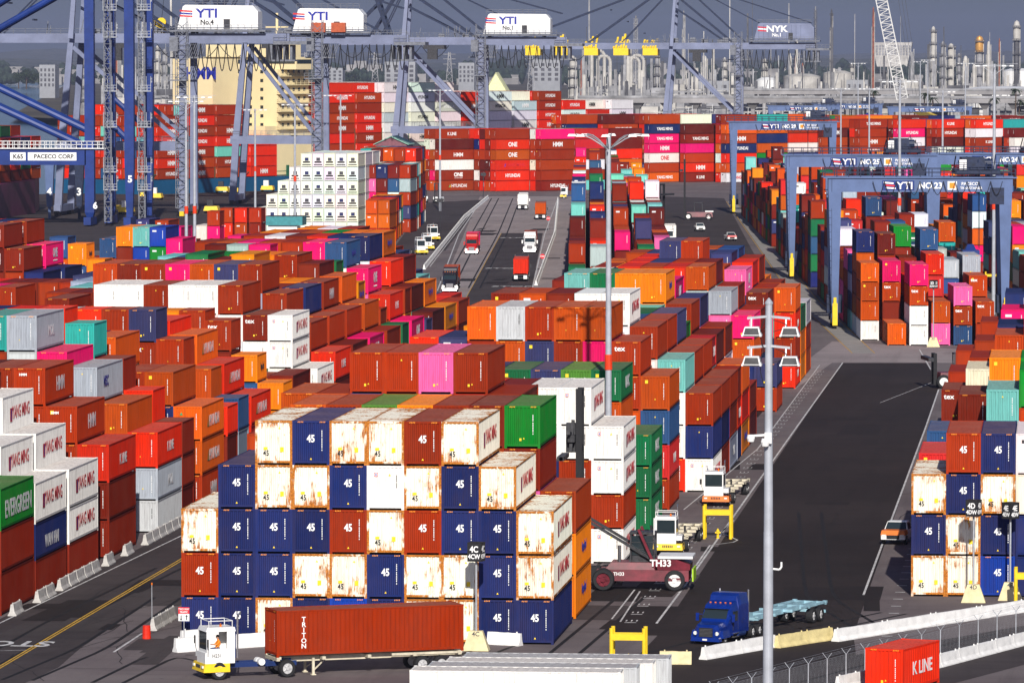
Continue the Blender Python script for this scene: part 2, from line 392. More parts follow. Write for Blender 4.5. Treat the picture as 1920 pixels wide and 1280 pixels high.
bay(B, XM, 464.8, L40, 0, '4.3:o,b,kK,r 5.4:rt,r,o 6.5:o,m 6.5:o,r 6.5:r,s 6.5:Y,o 6.5:q,r 5:s 5')
bay(B, XM, 484.5, L40, -1, '3:r,n,wY 4:a,w,w,R 5:r,w 6:wY,w 6:w,w 6:ht,r 6:o,r 6:h,r 5')
bay(B, XM, 497.2, L40, -1, '3:r,n,r 4:r 5:r 5 4 4 4 4')
bay(B, XM, 509.9, L40, -1, '3:r,r,yM 4:r 5:s 5 4 4 4 4')
bay(B, XM, 522.3, L20, -1, '3:r,RK,n 4:kK 5.0:gE 5 5 5 5')
bay(B, XM, 529.3, L40, -1, '3:o,R,OL 4:h,n,o 5:r 6:OL,O 6:O 6:G 6:a 5:b')
bay(B, XM, 543, L40, -1, '2:r 4:r 5:s 6.2:mN 6.2:R 6.2:e 6.2:R 6.2:h 5:G')
bay(B, XM, 594, L40, -1, '2.0:s,r 4.0:m,o,n,r 5.0:y,p,s 6.0:o,Y 6.0:R,m 6.0:e 6.0:R 5.0:d 5')
bay(B, XM, 608, L40, 0, '4.0:r 5.0:r 6.0:h 6.0:e 6.0:s 6.0:R 5 5')
bay(B, XM, 622, L40, 0, '4:ht,m 5.4:pN,n 5:o 6:r 6:s 6.0:R 5 5')
bay(B, XM, 636, L40, -1, '4:o,RK,r,RK 4:r 5:R 6.0:s 6.0:s 6.0:R 6.0:s 6.0:e 5')
bay(B, XM, 650, L40, -1, '3:G,O,O 4:r 5:r 6.0:b 6.0:o 6.0:o 5:R 5')
bay(B, XM, 664, L40, -1, '3:Y,r 3:r 4:O 5.0 5.0 5.0:R 5.0:q 5.0:o')
# --- left block
B = 'left block'
bay(B, XL, 372.4, L40, 0, '3:gE,h,h')
bay(B, XL, 385.2, L40, 0, '3.1:wY,nW,h 4.1:wY,w,r')
bay(B, XL, 398.6, L40, 0, '3.1:wY,wY,h 4.1:wY,wY,r 5.1:wY,w,r 5')
bay(B, XL, 415.7, L40, 0, '3:RK,h,h 4:rH,r,R 5:rH,r 5:r,o 5 5')
bay(B, XL, 438.5, L40, 0, '3.1:RK,yM,Y 4.0:o,r 5.1:yS,r 5:m 6:yM,Y 6:t,r 6:R 6')
bay(B, XL, 451.2, L20, 0, '3.1:h,h,h 4.1:R,o 5.1:h 6.2:t,m 6:R 6:R 6:n')
bay(B, XL, 461.6, L40, 0, '3:qh,qh,rH 4:o 4:r 5:o 5 5 5')
bay(B, XL, 476.0, L20, 0, '3.0:R,h 3.0:p')
bay(B, XL, 482.6, L20, 0, '3.1:b,yS 4.1:o,rt,n 5.1:r,rt,n 6.1:s,rt,b 6.1:r,n 6.1:R 6.1:Y 6.1:b 6.1:d 6.1:r')
bay(B, XL, 490.3, L40, 0, '3.0:Rh,Rh 4.1:Rh,r 5.1:qh,r 5:R 5:e 5 5 5 5')
bay(B, XL, 510.8, L20, 0, '3.0:OL,O 4.0:OL,b 5.2:rt,h 5:r 5:O 5:o 5 5 5')
bay(B, XL, 517.5, L40, 0, '3.1:h 3.0:r')
bay(B, XL, 534.6, L40, 0, '3.0:wY,w 5.0:wY,wY,w 5.0:ht,w 6.1:r,w 6.1:w,w 6.1:w,w 6.1:r,r 6.1:w 6.1:w 5.1:o,R 5:h 4:r 4:r 4:d')
bay(B, XL, 548, L40, 0, '3:RK,h 4:r,h 5:r,r 6:r 6:s 6:o 6:m 6:r 6:h 6:e 5:h 5:r')
bay(B, XL, 562, L40, 0, '3:h,r 4:r,r 5:n,r 5:rH 5:R 5 5 5 5 5 5 5')
bay(B, XL, 576, L40, 0, '3:mN,o 4:r,r 5:rH,r 5:O 5:O 6:O 6.4:h 6:G 5:n 5:r 5 5 5')
bay(B, XL, 591, L40, 0, '3:r,h 4:o,r 5:o,r 6.1:h 6.4:r 6.4:OL,O 6.4:O 6.4:g 5 5 5 5 5 5')
bay(B, XL, 605, L20, 0, '3:GU 4.0:e 5.1:OL 6.0:GU 6.0:r 6.0:r 6 6 6')
bay(B, XL, 613.6, L40, 0, '3:mN,p 4:RK,r 5:mN,p 6:bL 6:m 6:r 6:e 6:m 6:o 6:r 5 5 5 5')
bay(B, XL, 628, L20, 0, '3.1:s 4:r')
bay(B, XL, 634.4, L40, 0, '3:dt,r 4:h 5:R,r 6:n 6:n 6:R 6:h 6:w 6:r 5 5 5 5')
bay(B, XL, 647.6, L40, 0, '3:OL,r 4:OL,r 5:h 6:OL 6:O 6:g 6:o 6:r 6:O 5 5 5 5 5')
bay(B, XL, 662, L40, 0, '3:e 3:R 4:a 5:s 5:e 6:r 6:w 6:O 5 5 5 5')
bay(B, XL, 676, L40, 1, '3:R 3:b 4:s 5:r 5:h 5:G 5:e 5 5')
# --- far left block (steps down towards the quay road)
B = 'far left block'
XF = -124.3
bay(B, XF, 672, L40, 0, '4:nW,r 5:h,r 6:h 6')
bay(B, XF, 687, L40, 0, '4:n,e 5:mN,m 6:r,o 6:n,s 6')
bay(B, XF, 716, L20, 0, '4:OL,r 5.2:OL,b 5:b')
bay(B, XF, 642, L40, -5, '4:o 4:r 4:r 4:h 4:h 4:R 4:r 4 4 4')
bay(B, XF, 628, L40, -5, '3:r 3:h 3:e 4:r 4:m 4')
bay(B, XF, 796, L40, 1, '4:m,r 5.1:B,g,n 5.1:a,B,g 5.1:O,h,r 4:b,r 3:r 3')
# --- right block, 45-foot row in front
B = 'right block'
bay(B, XR, 392.4, L45, -3, '4:W4,W4,n4,n4 4:n4,W4,n4,B4 4:r4,n4,W4,W4 3:W4,n4,W4')
bay(B, XR, 413.0, L40, 0, '3:k')
bay(B, XR, 421.0, L40, -3, '5:g 5.0:a,r 3:r')
bay(B, XR, 437.5, L40, -3, '5:g 5:O,R 4:h 3:b,o')
bay(B, XR, 473, L40, -3, '6:R 5 4:cC')
bay(B, XR, 491, L40, -3, '6:r 5:n 4:r 3:ht')
bay(B, XR, 520, L40, -3, '6 5:m 4:r 3:r')
bay(B, XR, 557, L40, -3, '6 5:n 4:r 3:r')
# --- second yard direction (crane lanes and quay), turned 4.87 degrees to the left
TH = R(4.87); eB = (math.cos(TH), math.sin(TH)); dB = (-math.sin(TH), math.cos(TH))
def uv(u, v): return (u*eB[0]+v*dB[0], u*eB[1]+v*dB[1])
def bstack(blk, row, col, u, v, L, spec):
    x, y = uv(u, v); stack(blk, row, col, x, y, L, spec, TH)
rb = random.Random(11)
def rbay(blk, us, v, row, hs, L=L40, specs=None):
    for i, u in enumerate(us):
        sp = specs[i] if specs and i < len(specs) else None
        if sp == '-': continue
        if sp is None:
            n = hs[i] if isinstance(hs, (list, tuple)) else hs
            n = max(1, n + rb.choice([-1, 0, 0, 1])); sp = '%d.%d' % (n, rb.randint(0, n))
        bstack(blk, row, len(us)-1-i, u, v, L, sp)
U1 = [37.9, 40.8, 43.7, 46.6, 49.5, 52.4]
B = 'crane lane block'
rbay(B, U1, 731, 1, 0, specs=['-', '1:q', '4.1:m,et,w,w', '2:o,p', '3.0:p,et,b', '2:et,r'])
rbay(B, U1, 744, 2, 0, specs=['4.0:q,o,o,w', '4.1:m,et,h,r', '3:R,r', '4:R,k,r', '2:et,w', '3:et,h'])
for k in range(2, 46):
    v = 744+12.9*(k-1)
    if k in (12, 13, 27, 28): continue
    hs = [4, 4, 4, 4, 4, 3] if k < 5 else [4, 4, 5, 4, 4, 4]
    rbay(B, U1, v, k+1, hs)
U2 = [u+29.5 for u in U1]; U3 = [u+59 for u in U1]
for k in range(0, 48):
    v = 800+12.9*k
    if k in (10, 11, 25): continue
    if k > 1: rbay('right crane lane block', U2, v, k+1, [4, 4, 5, 4, 4, 3])
    if k > 16: rbay('far right crane lane block', U3, v, k+1, [4, 4, 4, 4, 4, 4])
# centre row block seen end-on
UC = [-1.5, 1.6, 5.4, 8.4, 11.2]
for k in range(0, 44):
    v = 790+12.9*k
    n = 3 if k < 3 else (4 if k < 10 else 5)
    us = UC if k > 4 else UC[:2]+UC[3:]
    for i, u in enumerate(us):
        m = n + (1 if rb.random() < .3 else 0) - (1 if i > 2 and k > 15 else 0)
        bstack('centre lane block', k+1, i, u, v, L40, '%d.%d' % (m, m//2))
# refrigerated white boxes by the quay and the red stacks beside them
XRF = -147.9
for i in range(9):
    n = [6, 6, 6, 6, 6, 5, 4, 3, 2][i]
    for k in range(3): stack('white reefer block', k+1, i, XRF-2.46*i-1.23, 1165+12.7*k, L40, '%d:%s' % (n, ','.join(['wF']*n)), 0)
for k in range(0, 11):
    if k == 4: continue
    for i in range(2 if k < 4 else 5):
        n = 3 if k < 4 else (5 if k < 8 else 6)
        stack('quay road block', k+1, i, -137.0-2.5*i-k*1.1 + (2.2 if k > 4 else 0), 1120+k*12.9, L40, '%d:%s' % (n, rb.choice(['q,o,r', 'o,q,R', 'R,r,q', 'r']) if k < 2 else ''), 0)
# small stacks by the blue crane
for j, (px, py, Y, n, cs) in enumerate([(490, 378, 1060, 3, 'r,h,s'), (463, 378, 1060, 3, 'R,e,s'), (436, 378, 1060, 3, 'e,R,o'), (412, 372, 1040, 3, 'r,m,o'), (388, 402, 1045, 2, 'c,o'), (452, 410, 985, 2, 'm,h'), (316, 420, 980, 3, 'e,m,p'), (280, 420, 985, 3, 's,n,r'), (340, 435, 940, 3, 'm,p,r'), (356, 432, 960, 2, 'o,h')]):
    x, y, z = unpY(px, py, Y); stack('small quay block', 1, j, x-1.22, Y, L40 if j > 3 else L20, '%d:%s' % (n, cs), 0)
# --- walls of boxes standing at an angle across the end of the yard
def wall(blk, px0, px1, Yb, n0, mm, seed, rz=-R(45), c0='r', gy=1.0):
    r_ = random.Random(seed); px = px0; g = 0
    while px < px1:
        m = r_.choice(mm); g += 1
        for i in range(m):
            X = (px - 1990)*Yb/10400 + i*WD*math.cos(rz)
            Y = Yb + i*WD*math.sin(rz)
            n = n0 + r_.choice([-1, 0, 0, 0])
            stack(blk, g, i, X, Y, L40, '%d:%s' % (n, ','.join(r_.choice('rrReRdherrReRdnwmrdeovhqw') + r_.choice(['', '', '', '', 'H', 'Y', 'h', 'N', 'K', '']) for _ in range(n))), rz)
            for b in range(1, 3): stack(blk, g, i, X+L40*b*1.03*math.sin(-rz), Y+L40*b*1.03*math.cos(rz), L40, '%d' % n, rz)
        px += (m*WD*math.cos(rz) + 12.4*math.sin(-rz))*10400/Yb + 1
wall('end wall block', 800, 1050, 1550, 6, [3, 2, 4], 3)
wall('far wall block', 1040, 1400, 1660, 7, [2, 1, 3], 5)
wall('far wall block', 1395, 1960, 1790, 6, [1, 2, 2], 6)
wall('far wall block', 1010, 1960, 1900, 6, [1, 2], 8)
# --- deck cargo of the ship
SHIP = R(-28); SX0, SY0 = -249., 1500.
def sh(a, b): return (SX0 + a*math.sin(-SHIP) + b*math.cos(SHIP), SY0 + a*math.cos(SHIP) + b*math.sin(SHIP))  # a along, b athwart (right, near)
rs_ = random.Random(4)
SHIPC = []
def shipstack(a, b, z0, n, pal, wh=0.):
    for t in range(n):
        mk = rs_.choice(['H', 'h', '', 'H', 'h', ''])
        c = rs_.choice(pal); x, y = sh(a, b)
        SHIPC.append(dict(x=x, y=y, z=z0+t*2.9, rz=SHIP, L=L40, H=HH, code=c+mk, blk='ship', row=0, col=0, tier=t+1, n=n))
for k in range(0, 3):
    for i in range(14): shipstack(4+k*13.6, -2.5*i, 4., [6, 7, 7][k], 'RRrerrRrba')
for k in range(0, 1):
    for i in range(6): shipstack(47, -2.5*i, 4., 4, 'RrR')
for k in range(12):
    for i in range(14):
        n = [9, 9, 9, 9, 9, 8, 8, 8, 8, 7, 7, 7][k]
        n = n - (1 if i == 0 and k % 3 == 1 else 0)
        shipstack(85+k*13.6, -2.5*i, 4., n, 'rrReR' if k in (0, 1, 5, 8) else ('wwwwwwYw' if k in (2, 3, 4, 6, 7, 11) else 'RqrwRw'))
# ------------------------------------------------------------------ which boxes show largest in the photograph
def corners(c):
    hw = WD/2; co, si = math.cos(c['rz']), math.sin(c['rz']); P = []
    for dz in (0, c['H']):
        for dx, dy in ((-hw, 0), (hw, 0), (hw, c['L']), (-hw, c['L'])):
            P.append(proj(c['x']+dx*co-dy*si, c['y']+dx*si+dy*co, c['z']+dz))
    return P
def visible_areas(items, W=960, Hh=640):
    buf = np.full((Hh, W), -1, np.int32); sc = W/1920.
    order = sorted(range(len(items)), key=lambda i: (-(items[i]['y'] + items[i]['L']*math.cos(items[i]['rz'])*.5) , items[i]['z']))
    for i in order:
        P = [(x*sc, y*sc) for x, y in corners(items[i])]
        for f in ((0,1,5,4), (1,2,6,5), (0,3,7,4), (4,5,6,7)):
            q = [P[k] for k in f]
            xs = [a for a, b in q]; ys = [b for a, b in q]
            x0 = max(0, int(min(xs))); x1 = min(W-1, int(max(xs))+1); y0 = max(0, int(min(ys))); y1 = min(Hh-1, int(max(ys))+1)
            if x1 <= x0 or y1 <= y0: continue
            gx, gy = np.meshgrid(np.arange(x0, x1)+.5, np.arange(y0, y1)+.5)
            A = sum(q[k][0]*q[(k+1)%4][1]-q[(k+1)%4][0]*q[k][1] for k in range(4)); sg = 1 if A > 0 else -1
            ins = np.ones(gx.shape, bool)
            for k in range(4):
                ax, ay = q[k]; bx, by = q[(k+1)%4]
                ins &= ((bx-ax)*(gy-ay)-(by-ay)*(gx-ax))*sg >= 0
            buf[y0:y1, x0:x1][ins] = i
    return np.bincount(buf[buf >= 0], minlength=len(items))
area = visible_areas(CONT)
order = np.argsort(-area)[:292]
chosen = set(int(i) for i in order if area[i] > 8)
NUM = ['', 'nearest', 'second', 'third', 'fourth', 'fifth', 'sixth', 'seventh', 'eighth', 'ninth', 'tenth', 'eleventh', 'twelfth', 'thirteenth', 'fourteenth', 'fifteenth', 'sixteenth', 'seventeenth', 'eighteenth', 'nineteenth', 'twentieth', 'twenty-first', 'twenty-second', 'twenty-third', 'twenty-fourth', 'twenty-fifth', 'twenty-sixth', 'twenty-seventh', 'twenty-eighth', 'twenty-ninth', 'thirtieth']
mincol = {}
for c in CONT: k = (c['blk'], c['row']); mincol[k] = min(mincol.get(k, 99), c['col'])
def clabel(c):
    tier = 'top' if c['tier'] == c['n'] else ('bottom' if c['tier'] == 1 else NUM[c['tier']])
    o = c['col'] - mincol[(c['blk'], c['row'])] + 1
    st = 'rightmost stack' if o == 1 else '%s stack from right' % NUM[o]
    num = ' 45' if c['code'][1:2] == '4' else (' tex' if c['code'][1:2] == 't' else '')
    return '%s%s container, %s of %s, %s row of %s' % (CNAME[c['code'][0]], num if num != ' tex' else '', tier, st, NUM[min(30, c['row'])], c['blk'])
for i in sorted(chosen):
    c = CONT[i]; make_container(c, clabel(c))
# the rest: one mesh, colour attribute, small gaps between tiers
def many(name, items, label, lettering=True):
    V = []; Fc = []; C = []; TV = {}
    for c in items:
        rr = random.Random(int(c['x']*31+c['y']*7+c['z']*3)); rgb = [min(.9, v*rr.uniform(.85, 1.12)) for v in COLS[c['code'][0]]]
        hw = WD/2-.02; co, si = math.cos(c['rz']), math.sin(c['rz'])
        def P(dx, dy, dz): return (c['x']+dx*co-dy*si, c['y']+dx*si+dy*co, c['z']+dz)
        def addbox(x0, x1, y0, y1, z0, z1, col):
            i = len(V)
            V.extend([P(x0,y0,z0),P(x1,y0,z0),P(x1,y1,z0),P(x0,y1,z0),P(x0,y0,z1),P(x1,y0,z1),P(x1,y1,z1),P(x0,y1,z1)])
            for f in ((0,3,2,1),(4,5,6,7),(0,1,5,4),(1,2,6,5),(2,3,7,6),(3,0,4,7)): Fc.append(tuple(i+k for k in f)); C.append(col)
        L, H = c['L'], c['H']
        addbox(-hw+.07, hw-.07, .06, L-.06, .12, H-.04, rgb)
        dk = [v*.8 for v in rgb]
        for x0 in (-hw, hw-.16):
            for y0 in (0, L-.16): addbox(x0, x0+.16, y0, y0+.16, 0, H-.01, dk)
        for z0, z1 in ((.1, .26), (H-.14, H-.015)):
            addbox(-hw+.16, hw-.16, .02, .1, z0, z1, dk)
            for x0 in (-hw+.01, hw-.09): addbox(x0, x0+.08, .16, L-.16, z0, z1, dk)
        mk = c['code'][1:2]
        mw = 'white' not in CNAME[c['code'][0]]
        if mk in 'HhYNKML' and mk and lettering:
            st, h, mt = {'H': ('HMM', 1.3, M_WMARK if mw else M_KMARK), 'h': ('HYUNDAI', 1.0, M_WMARK if mw else M_KMARK), 'Y': ('YANG MING', .95, M_RMARK if not mw else M_WMARK),
                         'N': ('ONE', 1.3, M_WMARK if mw else M_RMARK), 'K': ('K LINE', .9, M_WMARK if mw else M_RMARK), 'M': ('MOL', .9, M_WMARK if mw else M_RMARK), 'L': ('Hapag-Lloyd', .9, M_BMARK)}[mk]
            me = text_mesh(st, h, mt, 'side', .03, .9)
            tv, tf = TV.setdefault(mt.name, ([], [])); i = len(tv)
            for v in me.vertices: tv.append(P(hw+.03+v.co.x, L*.5+v.co.y, H*.52+v.co.z))
            for p in me.polygons: tf.append(tuple(i+k for k in p.vertices))
        if mk == 'F':       # refrigeration end
            dkc = [.05, .05, .05]
            addbox(-.75, .75, .0, .05, H*.30, H*.42, dkc); addbox(-.35, .45, .0, .05, H*.45, H*.68, [.08,.08,.09] if rr.random() < .6 else [.03,.04,.12]);  addbox(-.9, .9, 0, .05, H*.13, H*.2, dkc)
        elif rr.random() < .8 and L > 0:
            cc = [.7,.7,.7] if mw else [.06,.06,.06]
            addbox(.68, .74, .03, .062, H*.42, H-.5, cc)
            if rr.random() < .25: addbox(-.8, -.2, .03, .062, H-.7, H-.45, cc)
    me = bpy.data.meshes.new(name); me.from_pydata(V, [], Fc); me.materials.append(M_MANY)
    at = me.color_attributes.new('Col', 'FLOAT_COLOR', 'CORNER')
    arr = np.ones((len(Fc)*4, 4), np.float32); arr[:, :3] = np.repeat(np.array(C, np.float32), 4, axis=0)
    at.data.foreach_set('color', arr.ravel()); me.update()
    o = link(name, me); tag(o, label, 'container stack', kind='stuff')
    for mn, (tv, tf) in TV.items():
        m2 = bpy.data.meshes.new('lettering'); m2.from_pydata(tv, [], tf); m2.materials.append(bpy.data.materials[mn]); m2.update()
        ch = link('lettering', m2, o); tag(ch, kind='stuff')
    return o
many('stacked_containers', [c for i, c in enumerate(CONT) if i not in chosen], 'countless coloured shipping containers stacked behind and between the nearest rows of the yard')
many('deck_containers', SHIPC, 'red and white containers piled high on the deck of the blue ship')
print('containers', len(CONT), 'chosen', len(chosen), 'min area', min(area[i] for i in chosen))
# ------------------------------------------------------------------ ground
def asphalt(name, a, b, scale=.05, streak=True, rough=.9):
    m, nt, bs = newmat(name); tc = N(nt, 'ShaderNodeTexCoord'); v = tc.outputs['Object']
    n1 = noise(nt, v, scale, 6, .65); n2 = noise(nt, v, .5, 6, .7, (1, .06, 1)); n3 = noise(nt, v, 12, 3, .7)
    n4 = noise(nt, v, .12, 5, .7, (1, .25, 1))
    c = mixc(nt, ramp(nt, n1, .3, .7), a, b)
    if streak: c = mixc(nt, ramp(nt, n2, .5, .75, 0, .45), c, tuple(x*.45 for x in a))
    c = mixc(nt, ramp(nt, n4, .55, .75, 0, .4), c, tuple(min(1, x*1.5) for x in b))
    n5 = noise(nt, v, .35, 7, .8, (.12, 1, 1)); c = mixc(nt, ramp(nt, n5, .52, .68, 0, .55), c, tuple(x*.55 for x in a))
    n6 = noise(nt, v, .9, 4, .6); c = mixc(nt, ramp(nt, n6, .66, .70, 0, .6), c, tuple(x*.4 for x in a))
    c = mixc(nt, ramp(nt, n3, .35, .7, 0, .3), c, tuple(x*.5 for x in a))
    nt.links.new(c, bs.inputs['Base Color']); bs.inputs['Roughness'].default_value = rough; bs.inputs['Specular IOR Level'].default_value = .2
    return m
M_YARD = asphalt('yard_asphalt', (.13,.105,.108), (.20,.17,.165))
M_LANE = asphalt('lane_asphalt', (.020,.0145,.0135), (.040,.029,.026), .02)
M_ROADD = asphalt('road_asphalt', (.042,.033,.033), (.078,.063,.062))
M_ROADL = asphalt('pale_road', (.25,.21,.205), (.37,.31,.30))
M_RUNW = asphalt('runway_concrete', (.26,.24,.22), (.36,.34,.31), .3, False)
M_LINE = plain('road_paint', (.62,.61,.6), .8, var=.25, scale=1.2)
M_LINEY = plain('yellow_road_paint', (.62,.36,.04), .8, var=.2, scale=1.2)
M_WATER, nt, b_ = newmat('water'); b_.inputs['Base Color'].default_value = (.03,.08,.14,1); b_.inputs['Roughness'].default_value = .12
bu = N(nt, 'ShaderNodeBump'); tc = N(nt, 'ShaderNodeTexCoord'); nt.links.new(noise(nt, tc.outputs['Object'], .25, 4, .6), bu.inputs['Height']); bu.inputs['Strength'].default_value = .6; nt.links.new(bu.outputs[0], b_.inputs['Normal'])
M_LAND = plain('dry_land', (.10,.085,.06), .95, var=.25, scale=.01)
def sheet(name, pts, z, mat, kind='structure'):
    mb = MB(); mb.quad(*[(x, y, z) for x, y in pts]); o = mb.build(name, mat); return tag(o, kind=kind)
def G(px, py): return unp(px, py)[:2]
# the quay wall runs away from the camera at the left; harbour basin beyond it
Q0, Q1 = (-262., 1150.), (-262., 1490.)
sheet('ground', [(-241, 60), (260, 60), (1200, 2300), (-90, 2300), (-228, 1490), (-241, 1300)], 0, M_YARD)
mb = MB(); [mb.quad((*a,0),(*b,0),(*b,-6),(*a,-6)) for a,b in (((-241,60),(-241,1300)),((-241,1300),(-228,1490)),((-228,1490),(-90,2300)))]; tag(mb.build('quay_edge', M_CONC, fix=False), kind='structure')
sheet('water', [(-6000, -200), (6000, -200), (9000, 9000), (-9000, 9000)], -4, M_WATER)
def strip(name, pxs, z, mat): return sheet(name, [G(*p) for p in pxs], z, mat)
strip('container_lane', [(1238,1185), (1100,1330), (1620,1330), (1600,1190), (1762,722), (1736,680), (1578,680)], .004, M_LANE)
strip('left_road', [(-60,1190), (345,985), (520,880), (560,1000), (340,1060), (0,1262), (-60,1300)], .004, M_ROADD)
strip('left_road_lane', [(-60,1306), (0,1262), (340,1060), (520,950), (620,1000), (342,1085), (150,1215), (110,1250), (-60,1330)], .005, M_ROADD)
strip('centre_road', [(760,700), (900,368), (1075,368), (1052,560), (1000,800), (700,800)], .004, M_ROADL)
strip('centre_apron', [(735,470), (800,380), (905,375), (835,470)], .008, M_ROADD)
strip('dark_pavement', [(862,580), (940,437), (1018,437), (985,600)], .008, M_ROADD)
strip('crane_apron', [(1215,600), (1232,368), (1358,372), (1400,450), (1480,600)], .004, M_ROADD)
strip('apron_strip', [(1480,700), (1560,640), (1700,648), (1800,655), (1800,680), (1560,680), (1490,730)], .004, M_ROADL)
strip('runway_beam', [(1364,378), (1378,378), (1530,560), (1638,662), (1600,662), (1490,560)], .008, M_RUNW)
strip('runway_beam', [(1690,400), (1706,400), (1920,512), (1960,540), (1940,556), (1880,512)], .008, M_RUNW)
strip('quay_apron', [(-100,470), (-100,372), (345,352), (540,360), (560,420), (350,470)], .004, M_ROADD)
strip('foreground_road', [(1100,1335), (1500,1245), (1960,1165), (1960,1235), (1600,1330), (1200,1400)], .006, M_ROADD)
# painted lines: (px points, width, dashed)
LINES = [([(1231,1168), (1282,1100), (1494,800), (1580,680)], .16, M_LINE), ([(1619,1115), (1736,800), (1760,730)], .16, M_LINE),
         ([(1147,1160), (1190,1105)], .12, M_LINE), ([(1163,1165), (1200,1108)], .12, M_LINE), ([(1282,955), (1420,842), (1537,684)], .12, M_LINE),
         ([(1376,975), (1352,998), (1383,1012), (1375,1016), (1331,1022), (1305,1060)], .14, M_LINE),
         ([(1745,692), (1724,655)], .15, M_LINE), ([(-20,1177), (340,1004)], .14, M_LINE), ([(213,1222), (266,1187)], .16, M_LINE),
         ([(-30,1220), (50,1218)], .14, M_LINE), ([(-20,1266), (0,1252), (340,1051), (400,1014)], .13, M_LINEY), ([(-20,1262), (0,1248), (340,1047), (400,1010)], .13, M_LINEY),
         ([(985,600), (1021,440), (1045,374)], .2, M_LINE), ([(820,545), (860,440), (905,372)], .2, M_LINE), ([(806,500), (852,440), (905,372)], .15, M_LINE),
         ([(862,580), (940,437)], .1, M_LINEY), ([(745,425), (799,382)], .2, M_LINE), ([(1220,470), (1236,372)], .2, M_LINE),
         ([(1362,378), (1488,560), (1598,662)], .12, M_LINEY), ([(1379,378), (1531,560), (1640,662)], .12, M_LINEY), ([(1650,755), (1790,700)], .1, M_LINE)]
for pts, wd, mt in LINES:
    w3 = [Vector((*G(*p), .012)) for p in pts]; mb = MB()
    if mt is M_LINEY: w3 = [p + Vector((0, 0, .002)) for p in w3]
    for a, b in zip(w3, w3[1:]):
        d = (b-a).normalized(); n = Vector((-d.y, d.x, 0))*wd/2; mb.quad(a-n, b-n, b+n, a+n)
    tag(mb.build('lane_line', mt, fix=False), kind='structure')
mb = MB()       # parking ticks and bay numbers along the lane
x0 = G(1282,1100)[0]
for k in range(54):
    y = 372 + k*5.6
    mb.quad((x0-2.3, y, .013), (x0-1.5, y, .013), (x0-1.5, y+.28, .013), (x0-2.3, y+.28, .013))
    for q in (0, .35, .7): mb.quad((x0-2.3+q, y+1.0, .013), (x0-2.3+q+.1, y+1.0, .013), (x0-2.3+q+.1, y+1.9, .013), (x0-2.3+q, y+1.9, .013))
for k in range(40):
    y = 520 - k*5; mb.quad((-11.6, y, .013), (-10.9, y, .013), (-10.9, y+.3, .013), (-11.6, y+.3, .013))
tag(mb.build('bay_marking', M_LINE, fix=False), kind='structure')
st = link('stop_marking', text_mesh('STOP', 3.2, M_LINE, 'up', .02, .55)); x, y = G(18, 1206); st.location = (x, y, .016); tag(st, kind='structure'); st.rotation_euler = (0, 0, math.pi)
for px, py in ((700+640//3*0+260, 537), (945, 503), (968, 446)):
    st = link('stop_marking', text_mesh('STOP', 3.0, M_LINE, 'up', .02, .7)); x, y = G(px, py); st.location = (x, y, .016); tag(st, kind='structure')
# land and hills behind
sheet('far_land', [(-90, 2300), (1200, 2300), (4500, 26000), (-4500, 26000), (-650, 3400), (-330, 2600)], .0, M_LAND)
M_HILL, nt, b_ = newmat('hill_scrub'); tc = N(nt, 'ShaderNodeTexCoord')
nA = noise(nt, tc.outputs['Object'], .012, 8, .75); nB = noise(nt, tc.outputs['Object'], .05, 4, .7)
c_ = mixc(nt, ramp(nt, nA, .42, .6), (.03,.045,.035), (.12,.12,.11)); c_ = mixc(nt, ramp(nt, nB, .62, .68, 0, .8), c_, (.45,.44,.42)); nt.links.new(c_, b_.inputs['Base Color']); b_.inputs['Roughness'].default_value = .9
def hills(name, Y, h, seed, base=10):
    rr = random.Random(seed); ph = [rr.uniform(0, 6) for _ in range(8)]; mb = MB(); n = 160; D = Y*.5
    def hz(t): return h*(.62 + .18*math.sin(3.1*t+ph[0]) + .10*math.sin(8*t+ph[1]) + .05*math.sin(21*t+ph[2]) + .03*math.sin(50*t+ph[3]) + .02*math.sin(97*t+ph[4]))
    rows = [(0, 0.), (.15, .3), (.35, .7), (.6, 1.), (1, .8)]
    for i in range(n+1):
        t = i/n*4
        for a, b in rows:
            mb.v.append((-Y*.32 + Y*.5*i/n - D*a*.1, Y + D*a, max(0, hz(t + a*.3)*b + (rr.uniform(-1, 1)*h*.03 if b else -2))))
    for i in range(n):
        for j in range(4):
            q = i*5+j; mb.f.append((q, q+5, q+6, q+1)); mb.m.append(0)
    return tag(mb.build(name, M_HILL, fix=False), kind='structure')
hills('hills', 9000, 34, 2); hills('hills', 14000, 66, 5)
